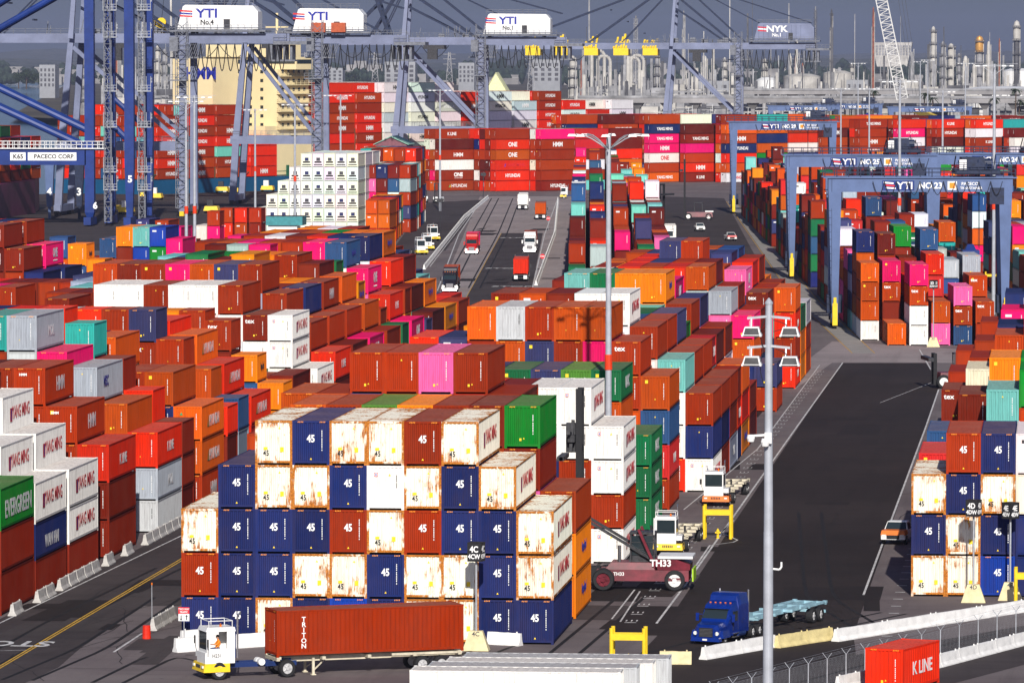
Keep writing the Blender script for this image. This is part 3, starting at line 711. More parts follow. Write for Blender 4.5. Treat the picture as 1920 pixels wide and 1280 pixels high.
# tyre marks
M_TYRE = plain('tyre_mark', (.012,.010,.010), .85, var=.3, scale=.8); rr = random.Random(2); mb = MB()
def tmark(pts, wd=.28, off=(0, 1.9)):
    P = [Vector((*G(*p), 0)) for p in pts]; Q = []
    for a, b in zip(P, P[1:]): Q += [a.lerp(b, k/6) for k in range(6)]
    Q.append(P[-1]); Q = [Q[0]] + [(Q[i-1]+Q[i]*2+Q[i+1])/4 for i in range(1, len(Q)-1)] + [Q[-1]]
    for o in off:
        for a, b in zip(Q, Q[1:]):
            d = (b-a).normalized(); n = Vector((-d.y, d.x, 0)); z = Vector((0, 0, .011)); mb.quad(a+n*(o-wd/2)+z, b+n*(o-wd/2)+z, b+n*(o+wd/2)+z, a+n*(o+wd/2)+z)
for pts in ([(60,1275),(200,1215),(340,1120)], [(0,1245),(150,1160),(340,1065)], [(230,1280),(330,1230),(420,1250)], [(900,1235),(1040,1180),(1110,1120)], [(1080,1230),(1150,1170),(1230,1100)], [(1250,1230),(1400,1190),(1560,1180),(1700,1150)],
            [(1560,1280),(1740,1230),(1920,1190)], [(850,540),(900,440),(935,372)], [(900,540),(950,440),(975,372)], [(1660,1180),(1560,1120),(1540,960)], [(1130,1110),(1200,1020),(1330,980)]): tmark(pts)
tag(mb.build('tyre_marks', M_TYRE, fix=False), kind='structure')
mp1, mp2 = MB(), MB(); rr = random.Random(31)
for k in range(70):
    if k < 26: px, py = rr.uniform(1300, 1700), rr.uniform(700, 1150)
    elif k < 50: px, py = rr.choice([(rr.uniform(0, 330), rr.uniform(1080, 1270)), (rr.uniform(1060, 1300), rr.uniform(1090, 1230))])
    else: px, py = rr.uniform(860, 1040), rr.uniform(380, 540)
    x, y = G(px, py); w_, l_ = rr.uniform(.5, 2.6), rr.uniform(2, 16); m = mp1 if k < 26 else rr.choice([mp1, mp2]); a = rr.uniform(-.04, .04); z = .0095 + (.0005 if m is mp2 else 0)
    P = [(-w_, 0), (w_, rr.uniform(-.3,.3)), (w_*rr.uniform(.8,1.1), l_), (-w_*rr.uniform(.8,1.1), l_)]; m.quad(*[(x+u*math.cos(a)-v*math.sin(a), y+u*math.sin(a)+v*math.cos(a), z+k*.00001) for u, v in P])
tag(mp1.build('asphalt_patch', asphalt('patch_dark', (.017,.0125,.012), (.030,.022,.020)), fix=False), kind='structure'); tag(mp2.build('asphalt_patch', asphalt('patch_pale', (.05,.041,.04), (.085,.07,.068)), fix=False), kind='structure')
mc = MB()
for k in range(26):
    px, py = (rr.uniform(1330, 1680), rr.uniform(720, 1160)) if k < 14 else (rr.uniform(20, 330), rr.uniform(1120, 1270)); x, y = G(px, py); p = Vector((x, y, .0105)); a = rr.uniform(0, 6.3)
    for q in range(9):
        a += rr.uniform(-.5, .5); n = p+Vector((math.cos(a), math.sin(a)*3, 0))*rr.uniform(.5, 1.2); s_ = Vector((.03, .0, 0)); mc.quad(p-s_, n-s_, n+s_, p+s_); p = n
tag(mc.build('pavement_cracks', M_TYRE, fix=False), kind='structure')
# houses and trees scattered over the hills
mb = MB(); mt = MB(); rr = random.Random(9)
for k in range(420):
    Y = rr.uniform(6800, 9600); px = rr.uniform(-20, 1940); x = (px-1990)*Y/10400; z = rr.uniform(-1, 20)*(Y-6500)/3000
    if rr.random() < .45: w_ = rr.uniform(6, 26); mb.box(x, x+w_, Y, Y+10, 0, z+rr.uniform(3, 9))
    else:
        for q in range(6):
            cx_, cz, s = x+rr.uniform(-14,14), z+rr.uniform(0,7), rr.uniform(3,7); mt.lathe([(s*.3,0),(s,cz*.6+1),(s*1.1,cz+s*.5),(s*.6,cz+s*1.2),(s*.1,cz+s*1.5)], 7, (cx_, Y+rr.uniform(-10,10), 0))
tag(mb.build('hillside_houses', plain('pale_houses', (.30,.29,.28), .8, var=.3, scale=.02)), 'countless small pale buildings scattered over the distant hills', 'houses', kind='stuff')
tag(mt.build('distant_woods', plain('distant_foliage', (.03,.045,.03), .9, var=.4, scale=.1)), 'dark mass of trees between the distant buildings', 'woods', kind='stuff')
# ------------------------------------------------------------------ vehicles (front faces local -Y, right side local +X)
M_RIM = plain('wheel_rim', (.6,.6,.6), .4, .3, var=.1); M_CHASB = plain('pale_blue_frame', (.30,.50,.58), .6, var=.15)
M_BEIGE = plain('beige_frame', (.62,.56,.42), .6, var=.15); M_BLUEP = plain('blue_truck_paint', (.003,.022,.19), .22, var=.12, spec=.6)
M_REDP = plain('red_truck_paint', (.5,.012,.01), .28, var=.05, spec=.6); M_BLKP = plain('black_truck_paint', (.015,.012,.018), .25, var=.05, spec=.6)
M_NAVYF = plain('navy_frame', (.01,.03,.13), .5, var=.15); M_MAROON = plain('maroon_machine_paint', (.16,.012,.025), .4, var=.25, scale=1)
M_CHROME = plain('chrome', (.7,.7,.72), .15, .9, var=.05); M_LAMPW = plain('lamp_glass', (.75,.75,.7), .15, var=.02); M_ORANGEP = plain('orange_paint', (.75,.17,.01), .4, var=.1)
M_SKIN = plain('skin', (.42,.22,.14), .6, var=.05); M_VEST = plain('orange_vest', (.95,.28,.02), .7, var=.1); M_HAIR = plain('dark_hair', (.02,.015,.012), .8, var=.1); M_TEALP = plain('teal_paint', (.01,.22,.22), .5)
WH = {}
def wheel(par, x, y, r=.5, w=.3, rim=None, dual=False):
    rim = rim or M_RIM; k = (r, w, rim.name)
    if k not in WH:
        a = MB(); n = 20
        prof = [(r*.62,-w/2),(r*.9,-w/2),(r,-w*.35),(r,w*.35),(r*.9,w/2),(r*.62,w/2)]
        for (r0,t0),(r1,t1) in zip(prof, prof[1:]):
            for i in range(n):
                p = [(t, rr*math.cos(q), rr*math.sin(q)) for rr,t,q in ((r0,t0,2*math.pi*i/n),(r1,t1,2*math.pi*i/n),(r1,t1,2*math.pi*(i+1)/n),(r0,t0,2*math.pi*(i+1)/n))]
                a.quad(*p)
        b = MB()
        for s in (-1, 1):
            b.tube((s*w*.12,0,0),(s*w*.34,0,0),r*.62,16); b.tube((s*w*.34,0,0),(s*w*.52,0,0),r*.22,10)
            for i in range(5):
                q = 2*math.pi*i/5; b.beam((s*w*.36, r*.25*math.cos(q), r*.25*math.sin(q)), (s*w*.36, r*.55*math.cos(q), r*.55*math.sin(q)), r*.18, w*.1)
        WH[k] = (a.mesh('wheel', M_BLACK), b.mesh('rim', rim))
    o = link('wheel', WH[k][0], par, (x, y, r)); link('rim', WH[k][1], o); return o
def axle(par, y, hw=1.0, r=.5, w=.3, rim=None, dual=True):
    for s in (-1, 1): wheel(par, s*(hw), y, r, w*(1.9 if dual else 1), rim)
def chassis(par, y0, L, mat, z=1.15, wheels=(-2.6, -1.35), legs=True, rim=None):
    mb = MB()
    for s in (-1, 1):
        mb.box(s*.45-.07, s*.45+.07, y0, y0+L, z-.32, z)
        mb.box(s*1.12-.06, s*1.12+.06, y0+L*.62, y0+L, z-.12, z+.02)
    for t in (0.0, .25, .5, .75, 1.0):
        yy = y0 + t*(L-.25); mb.box(-1.2, 1.2, yy, yy+.22, z-.2, z-.01)
    for s in (-1, 1):
        for yy in (y0, y0+L-.3): mb.box(s*1.1-.12, s*1.1+.12, yy, yy+.3, z-.1, z+.06)
    o = mb.build('chassis_frame', mat, par)
    if legs:
        for s in (-1, 1):
            m = MB(); m.box(s*.85-.07, s*.85+.07, y0+2.4, y0+2.55, .1, z-.1); m.beam((s*.85, y0+2.5, .35), (s*.5, y0+3.4, z-.2), .07); m.box(s*.85-.15, s*.85+.15, y0+2.33, y0+2.62, .05, .12); m.build('landing_leg', mat, par)
    m = MB(); m.box(-1.1, 1.1, y0+L-.05, y0+L+.03, .5, .7); m.build('rear_bumper', mat, par)
    for wv in wheels: axle(par, y0+L+wv, 1.0, .5, .26, rim)
def semi(name, label, loc, rz, paint, sleeper=True, group=None):
    t = thing(name, label, 'truck', loc, rz, group)
    b = MB()   # hood and cab as one shaped body (side profile extruded and tapered)
    def sec(y, hw, z0, z1, hwt=None): return (y, hw, z0, z1, hwt or hw)
    S_ = [sec(0, .78, .55, 1.45, .62), sec(.25, .98, .5, 1.62, .80), sec(1.35, 1.08, .55, 1.80, .92), sec(1.5, 1.1, .55, 1.95, .98), sec(2.05, 1.16, .6, 2.75, .98), sec(2.3, 1.18, .6, 3.05, 1.0), sec(3.3, 1.2, .7, 3.35, 1.05)]
    if sleeper: S_ += [sec(3.35, 1.22, .7, 3.75, 1.05), sec(3.8, 1.24, .7, 3.95, 1.08), sec(5.2, 1.24, .7, 3.9, 1.08)]
    for (y, hw, z0, z1, ht) in S_:
        b.v += [(-hw, y, z0), (hw, y, z0), (hw, y, z0+(z1-z0)*.72), (ht, y, z1), (-ht, y, z1), (-hw, y, z0+(z1-z0)*.72)]
    for i in range(len(S_)-1):
        for k in range(6): b.f.append((i*6+k, i*6+(k+1)%6, i*6+6+(k+1)%6, i*6+6+k)); b.m.append(0)
    b.f.append((5,4,3,2,1,0)); b.m.append(0); e = (len(S_)-1)*6; b.f.append(tuple(e+k for k in range(6))); b.m.append(0)
    b.build('cab', paint, t)
    g = MB(); g.quad((-.98,1.60,1.98),(.98,1.60,1.98),(.92,2.12,2.74),(-.92,2.12,2.74)); g.build('windscreen', M_GLASS, t, fix=False).location = (0, -.06, .03)
    for s in (-1, 1):
        g = MB(); g.box(s*1.19-.02, s*1.19+.02, 2.35, 3.15, 1.75, 2.55); g.build('side_window', M_GLASS, t)
        m = MB(); m.box(s*1.45-.12, s*1.45+.12, 1.75, 1.83, 1.75, 2.4); m.beam((s*1.1, 1.9, 2.3), (s*1.4, 1.8, 2.3), .04); m.build('wing_mirror', paint, t)
        m = MB(); m.lathe([(.16,0),(.16,.02)], 10); h = m.build('headlight', M_LAMPW, t); h.location = (s*.86, .02, .95); h.rotation_euler = (R(90), 0, 0)
        f = MB(); f.tbox((s*1.12-.2, s*1.12+.2, .2, 1.6, .55), (s*1.05-.17, s*1.05+.17, .35, 1.5, 1.15)); f.build('fender', paint, t)
        f = MB(); f.tube((s*1.0, 3.2, .62), (s*1.0, 4.6, .62), .3, 12); f.build('fuel_tank', M_CHROME if paint is not M_BLUEP else M_NAVYF, t)
        if sleeper: f = MB(); f.tube((s*1.15, 5.35, 1.), (s*1.15, 5.35, 4.1), .07, 8); f.build('exhaust_pipe', M_CHROME, t)
    g = MB(); g.box(-.55, .55, -.04, .02, .65, 1.4)
    g.build('grille', M_BLACK if paint is M_BLUEP else M_CHROME, t)
    g = MB(); g.tbox((-1.15, 1.15, -.22, .35, .3), (-1.1, 1.1, -.15, .3, .62)); g.build('front_bumper', paint if paint is M_BLUEP else M_CHROME, t)
    g = MB(); g.box(-.18,.18,-.25,-.225,.38,.52); g.build('licence_plate', M_WHITE, t)
    g = MB(); [g.box(s*.45-.08, s*.45+.08, 3., 8.2, .65, .95) for s in (-1,1)]; g.tbox((-.5,.5,6.2,7.4,.95),(-.42,.42,6.3,7.3,1.12)); g.box(-.5,.5,8.0,8.2,.6,.95); g.build('rear_frame', M_DARK, t)
    d = MB(); [d.box(s*1.205-.012, s*1.205+.012, y0, y0+.025, 1.0, 2.65) for s in (-1,1) for y0 in (2.3, 3.25)]; d.build('door_seam', M_DARK, t)
    for s in (-1, 1): st_ = MB(); st_.box(s*1.22-.1, s*1.22+.1, 2.3, 3.2, .42, .5); st_.box(s*1.22-.1, s*1.22+.1, 2.35, 3.15, .72, .78); st_.build('step', M_CHROME, t)
    for k in range(5): ml = MB(); ml.box(-.8+k*.4-.06, -.8+k*.4+.06, 2.72, 2.8, 3.18, 3.26); ml.build('marker_lamp', M_ORANGEP, t)
    vs_ = MB(); vs_.tbox((-1.0,1.0,2.0,2.2,2.72),(-1.0,1.0,1.85,2.1,2.78)); vs_.build('sun_visor', M_DARK, t)
    for k in range(6): gb = MB(); gb.box(-.5, .5, -.055, -.04, .72+k*.11, .745+k*.11); gb.build('grille_bar', M_CHROME, t)
    axle(t, 1.0, 1.02, .52, .3, dual=False); axle(t, 6.2, .98, .52, .27); axle(t, 7.5, .98, .52, .27)
    return t
def yard_tractor(name, label, loc, rz, group=None, driver=False, base=None, ry=5.0):
    t = thing(name, label, 'yard tractor', loc, rz, group); base = base or M_YELLOW
    g = MB(); [g.box(s*.42-.08, s*.42+.08, .2, ry-.1, .62, .9) for s in (-1,1)]; g.box(-.6,.6,ry-1.3,ry-.5,.9,1.05); g.build('rear_frame', M_NAVYF, t)
    b = MB(); b.tbox((-1.15, 1.15, -.1, 1.6, .45), (-1.1, 1.1, 0, 1.6, .93)); b.build('base', base, t)
    c = MB()
    x0, x1 = -1.02, .62     # cab stands to the left; hood beside it
    if driver: x0, x1 = -.62, 1.02
    # cab frame with real openings
    c.box(x0, x1, .05, 1.95, .933, 1.55)
    for x in (x0, x1-.09):
        c.box(x, x+.09, .15, .25, 1.55, 2.75); c.box(x, x+.09, 1.45, 1.95, 1.55, 2.75)
        c.box(x, x+.09, .25, 1.45, 1.55, 1.78)
    c.box(x0+.09, x1-.09, .15, .22, 1.55, 1.72); c.box(x0+.09, x1-.09, 1.87, 1.95, 1.55, 2.75)
    c.tbox((x0-.03, x1+.03, .1, 2.0, 2.75), (x0+.04, x1-.04, .2, 1.95, 2.98))
    c.build('cab', M_WHITE, t)
    if not driver: g = MB(); g.quad((x0+.09,.17,1.72),(x1-.09,.17,1.72),(x1-.09,.17,2.75),(x0+.09,.17,2.75)); g.build('windscreen', M_GLASS, t, fix=False)
    else: g = MB(); g.quad((x0+.09,.16,1.72),(x1-.09,.16,1.72),(x1-.09,.16,2.75),(x0+.09,.16,2.75)); g.build('windscreen', M_GLASS, t, fix=False)
    if not driver:
        for x in (x0-.006, x1+.006): g = MB(); g.quad((x,.25,1.78),(x,1.45,1.78),(x,1.45,2.75),(x,.25,2.75)); g.build('side_window', M_GLASS, t, fix=False)
    g = MB(); g.box(-1.05, x0-.02, .1, 1.5, 1.2, 1.5) if driver else g.box(x1+.02, 1.08, .1, 1.7, 1.2, 1.55); g.build('engine_hood', M_WHITE, t)
    h = MB()                # roof rail, beacon, work lamps
    for x in (x0+.05, x1-.05):
        for y in (.3, 1.8): h.tube((x, y, 2.98), (x, y, 3.35), .025, 6)
    for y in (.3, 1.8): h.tube((x0+.05, y, 3.35), (x1-.05, y, 3.35), .025, 6)
    for x in (x0+.05, x1-.05): h.tube((x, .3, 3.35), (x, 1.8, 3.35), .025, 6)
    h.build('roof_rail', M_WHITE, t)
    h = MB(); h.lathe([(.07,0),(.08,.1),(.04,.18)], 8, ((x0+x1)/2+.3, 1.2, 2.98)); h.build('beacon', M_ORANGEP, t)
    h = MB(); h.tube((x1-.1, 2.15, 1.2), (x1-.1, 2.15, 3.6), .06, 8); h.beam((x1-.1,2.15,3.6),(x1-.1,2.35,3.8),.1); h.build('exhaust_pipe', M_CHROME, t)
    h = MB(); [h.box(x-.04, x+.04, 2.02, 2.1, 1.2, 3.1) for x in (x0+.1, x1-.3)]; h.build('headboard_post', M_NAVYF, t)
    for s in (-1, 1):
        m = MB(); m.box(s*.85-.12, s*.85+.12, -.13, -.04, .68, .82); m.build('headlight', M_LAMPW, t)
        m = MB(); m.box(s*1.3-.08, s*1.3+.08, .1, .16, 1.9, 2.35); m.beam((s*1.3,.15,1.9),(s*1.1,.2,1.35),.03); m.build('wing_mirror', M_BLACK, t)
    g = MB(); [g.box(-.4+i*.14, -.32+i*.14, -.10, -.08, .66, .84) for i in range(6)]; g.build('grille', M_DARK, t)
    axle(t, .95, .98, .5, .28, dual=False); axle(t, ry-.9, .95, .52, .26)
    return t
def person_seated(par_loc, rz):
    """driver: one continuous skinned body, seated and leaning on the wheel"""
    t = thing('person', 'driver in an orange vest seated behind the side window of the nearest white cab', 'person', par_loc, rz)
    J = [((0,0,0),.15),((0,.02,.22),.15),((0,.0,.45),.165),((0,-.03,.56),.06),((0,-.05,.63),.075),((0,-.07,.72),.098),((0,-.06,.80),.085),
         ((-.19,0,.47),.06),((-.25,-.18,.25),.045),((-.18,-.42,.27),.033),((-.17,-.48,.28),.032),((.19,0,.47),.06),((.25,-.2,.27),.045),((.18,-.42,.30),.033),((.17,-.48,.31),.032),
         ((-.12,-.2,0),.085),((-.13,-.48,.02),.065),((-.13,-.5,-.38),.045),((-.13,-.62,-.42),.035),((.12,-.2,0),.085),((.13,-.48,.02),.065),((.13,-.5,-.38),.045),((.13,-.62,-.42),.035)]
    E_ = [(0,1),(1,2),(2,3),(3,4),(4,5),(5,6),(2,7),(7,8),(8,9),(9,10),(2,11),(11,12),(12,13),(13,14),(0,15),(15,16),(16,17),(17,18),(0,19),(19,20),(20,21),(21,22)]
    me = bpy.data.meshes.new('body'); me.from_pydata([j[0] for j in J], E_, [])
    o = link('body', me, t); sk = o.modifiers.new('skin', 'SKIN')
    for i, (p, r) in enumerate(J): me.skin_vertices[0].data[i].radius = (r, r)
    me.skin_vertices[0].data[0].use_root = True
    ss = o.modifiers.new('sub', 'SUBSURF'); ss.levels = ss.render_levels = 1
    dg = bpy.context.evaluated_depsgraph_get(); dg.update(); m2 = bpy.data.meshes.new_from_object(o.evaluated_get(dg)); o.modifiers.clear(); o.data = m2
    m2.materials.clear()
    for m in (M_SKIN, M_VEST, M_NAVYF): m2.materials.append(m)
    for p in m2.polygons:
        c = p.center
        p.material_index = 0 if (c.z > .58 or (c.y < -.3 and c.z > .15)) else (1 if c.z > .1 else 2)
        p.use_smooth = True
    h = MB(); h.lathe([(.105,0),(.112,.05),(.09,.11),(.03,.135)], 12, (0,-.055,.74)); h.build('hair', M_HAIR, t)
    n = MB(); n.tbox((-.015,.015,-.18,-.15,.69),(-.008,.008,-.165,-.15,.74)); [n.box(s*.035-.012, s*.035+.012, -.163, -.155, .735, .75) for s in (-1,1)]; n.build('face_features', M_HAIR, t)
    return t
# --- nearest yard tractor with the brown box on a beige chassis
RZT = R(-64.5); tx, ty = -48.4, 338.0
def loc2(l, x, y, rz): return (l[0]+x*math.cos(rz)-y*math.sin(rz), l[1]+x*math.sin(rz)+y*math.cos(rz))
tl = loc2((tx, ty), 0, -4.6, RZT)
yt = yard_tractor('yard_tractor', 'white and yellow yard tractor pulling the brown box in the foreground', (*tl, 0), RZT, driver=True, ry=6.2); yt.scale = (1.08, 1., 1.08)
put(yt, 'lettering', text_mesh('H231', .2, M_KMARK, 'side', .01), (1.03, .8, 1.38))
person_seated((*loc2(tl, .38, 1.12, RZT), 1.84), RZT)
ch = thing('container_chassis', 'beige container chassis under the brown box in the foreground', 'trailer', (tx, ty, 0), RZT)
chassis(ch, 0, 12.1, M_BEIGE, 1.22)
m = MB(); m.tube((.0, -.9, 1.0), (.45, -.9, 1.0), .22, 10); m.tube((.6, -.9, 1.0), (1.05, -.9, 1.0), .22, 10); m.build('air_tank', M_WHITE, ch)
cc = dict(x=tx, y=ty, z=1.24, rz=RZT, L=L40, H=HH, code='r', blk='', row=0, col=0, tier=1, n=1)
tri = make_container(cc, 'long brown container riding on the chassis in the foreground')
for i, s in enumerate('TRITON'): put(tri, 'lettering', text_mesh(s, .30, M_WMARK, 'side', .02, 1.05), (WD/2+.004, 1.75, 2.32-i*.33))
# --- blue semi with pale chassis
bl = (-22.8, 358.6)
BRZ = R(-19.5)
s1 = semi('semi_truck', 'bright blue sleeper cab truck with an empty pale blue chassis', (*bl, 0), BRZ, M_BLUEP); s1.scale = (.88, .88, .79)
chb = thing('container_chassis', 'empty pale blue chassis behind the blue sleeper cab truck', 'trailer', (*loc2(bl, 0, 5.9, BRZ), 0), BRZ)
chassis(chb, 0, 12.2, M_CHASB, 1.28, wheels=(-2.4, -1.1))
# --- trucks on the road in the middle distance
def road_pt(px, py): x, y = G(px, py); return (x, y, 0)
RB = R(4.6)
def box_truck(px, py, cab, lab, code, clab, rear=False, H=HS):
    x, y, _ = road_pt(px, py)
    if not rear:
        semi('semi_truck', lab, (x, y, 0), RB, cab, group='trucks on the yard road'); fy = 5.9
        p = loc2((x, y), 0, fy, RB); rz = RB
    else:
        rz = RB + math.pi; p = loc2((x, y), 0, -12.4, rz)
        semi('semi_truck', lab, (*loc2(p, 0, -5.9, rz), 0), rz, cab, group='trucks on the yard road')
    c = thing('container_chassis', 'dark chassis carrying the %s' % clab, 'trailer', (*p, 0), rz); chassis(c, 0, 12.2, M_DARK, 1.2, legs=False)
    make_container(dict(x=p[0], y=p[1], z=1.24, rz=rz, L=L40, H=H, code=code, blk='', row=0, col=0, tier=1, n=1), clab)
    if rear:
        for s in (-1, 1):
            m = MB(); m.box(s*.8-.3, s*.8+.3, 12.3, 12.33, .45, 1.05); m.build('mud_flap', M_WHITE, c)
box_truck(884, 477, M_REDP, 'bright red truck driving towards the camera on the pale road', 'm', 'magenta container carried by the bright red truck')
box_truck(843, 548, M_BLKP, 'black truck with chrome grille entering behind the orange stacks', 'e', 'red brown container carried by the black truck')
box_truck(976, 528, M_DARK, 'dark truck hauling a bright red box away from the camera', 'R', 'bright red container seen from its doors on the dark pavement', rear=True)
box_truck(993, 474, M_WHITE, 'white truck coming down the road beside the lane barriers', 'r', 'brown container behind the white truck cab')
box_truck(980, 394, M_WHITE, 'white truck heading up the pale road far away', 'w', 'white container on the farthest truck of the pale road', rear=True)
box_truck(1013, 412, M_DARK, 'dark truck pulling a rust brown box up the road', 'o', 'rust brown container on the road ahead of the white cab', rear=True)
def placed(fn, px, py, *a, **k): x, y, _ = road_pt(px, py); return fn(*a, **k)
def yt_at(px, py, rz, lab, chas=None, group=None, base=None, clab=None):
    x, y, _ = road_pt(px, py); t = yard_tractor('yard_tractor', lab, (x, y, 0), rz, group, base=base)
    if chas: c = thing('container_chassis', clab, 'trailer', (*loc2((x, y), 0, 3.6, rz), 0), rz); chassis(c, 0, 12.2, chas, 1.2, rim=M_WHITE)
    return t
yt_at(1342, 950, R(-3), 'yard tractor with orange base and empty beige chassis in the lane', M_BEIGE, 'yard tractors', M_ORANGEP, 'empty beige chassis behind the tractor with the orange base')
yt_at(1252, 1042, R(-2), 'yard tractor with yellow base right behind the maroon lift truck', M_BEIGE, 'yard tractors', None, 'empty beige chassis behind the yellow tractor by the lift truck')
yt_at(1257, 459, R(5), 'white yard tractor with a white box on the far apron', M_DARK, 'yard tractors', None, 'chassis under the white box on the far apron')
x, y, _ = road_pt(1257, 459); make_container(dict(x=loc2((x,y),0,3.8,R(5))[0], y=loc2((x,y),0,3.8,R(5))[1], z=1.22, rz=R(5), L=L40, H=HS, code='w', blk='', row=0, col=0, tier=1, n=1), 'white container behind the white tractor on the far apron')
yt_at(792, 478, R(20), 'small white tractor parked left of the pale road barriers', None, 'yard tractors')
yt_at(804, 470, R(20), 'small white tractor parked second beside the pale road barriers', None, 'yard tractors')
yt_at(816, 452, R(30), 'yellow tractor parked on the apron near the pale road', None, 'yard tractors')
yt_at(1050, 372, R(-80), 'white tractor with long white trailer crossing at the road end', M_DARK, 'yard tractors', None, 'trailer crossing sideways at the road end')
def forklift(px, py, rz, lab):
    x, y, _ = road_pt(px, py); t = thing('forklift', lab, 'forklift', (x, y, 0), rz, 'forklifts by the quay shed')
    b = MB(); b.tbox((-1.1,1.1,.6,3.6,.5),(-1.,1.,.7,3.6,1.6)); b.build('body', M_WHITE, t)
    b = MB(); [b.box(x0-.05,x0+.05,y0-.05,y0+.05,1.6,3.1) for x0 in (-.8,.8) for y0 in (1.,2.6)]; b.box(-.95,.95,.85,2.8,3.1,3.25); b.build('cab', M_DARK, t)
    b = MB(); [b.box(s*.5-.12,s*.5+.12,.1,.4,.3,5.2) for s in (-1,1)]; [b.box(-.6,.6,.1,.35,z,z+.2) for z in (1.,3.,5.)]; b.build('mast', M_DARK, t)
    b = MB(); [b.box(s*.6-.12,s*.6+.12,-1.5,.1,.25,.35) for s in (-1,1)]; b.build('fork', M_DARK, t)
    axle(t, 1.2, .95, .65, .4, dual=False); axle(t, 3., .95, .5, .35, dual=False)
forklift(795, 380, R(10), 'white forklift standing left of its twin by the quay shed')
forklift(818, 381, R(-10), 'white forklift nearer to the pale road by the quay shed')
# --- pickup trucks and cars
def pickup(px, py, rz, lab, paint, hoodp=None):
    x, y, _ = road_pt(px, py); t = thing('pickup_truck', lab, 'pickup truck', (x, y, 0), rz, 'pickup trucks in the yard')
    b = MB(); b.tbox((-.93,.93,0,5.3,.45),(-.95,.95,.05,5.3,.8)); b.tbox((-.95,.95,.05,1.5,.8),(-.85,.85,.15,1.5,1.08)); b.box(-.95,.95,1.5,3.4,.8,1.1)
    for s in (-1,1): b.box(s*.91-.05,s*.91+.05,3.4,5.3,.8,1.15)
    b.box(-.95,.95,5.2,5.3,.8,1.15); b.tbox((-.93,.93,1.4,3.5,1.1),(-.75,.75,1.95,3.2,1.72)); b.build('body', paint, t)
    if hoodp: h = MB(); h.tbox((-.97,.97,-.02,1.48,.80),(-.9,.9,.1,1.46,1.16)); h.build('hood', hoodp, t)
    g = MB(); g.quad((-.84,1.44,1.14),(.84,1.44,1.14),(.72,1.9,1.66),(-.72,1.9,1.66)); o = g.build('windscreen', M_GLASS, t, fix=False); o.location = (0,-.02,.02)
    for s in (-1,1):
        g = MB(); g.quad((s*.935,1.7,1.14),(s*.935,3.3,1.14),(s*.79,3.1,1.62),(s*.79,2.0,1.62)); g.build('side_window', M_GLASS, t, fix=False)
        l = MB(); l.box(s*.72-.16,s*.72+.16,-.03,.03,.68,.84); l.build('headlight', M_LAMPW, t)
    g = MB(); g.box(-.5,.5,-.025,.02,.5,.8); g.build('grille', M_BLACK, t)
    axle(t, .95, .86, .38, .24, dual=False); axle(t, 4.2, .86, .38, .24, dual=False); return t
pickup(1674, 1022, R(-8), 'white pickup with an orange hood in the shadow of the right stacks', M_WHITE, M_ORANGEP)
pickup(757, 419, R(15), 'white pickup parked on the dark apron left of the pale road', M_WHITE)
pickup(1314, 434, R(10), 'white pickup on the far apron beyond the centre blocks', M_WHITE)
pickup(1373, 452, R(12), 'white and red pickup on the far apron nearest the crane lane', M_WHITE, M_REDP)
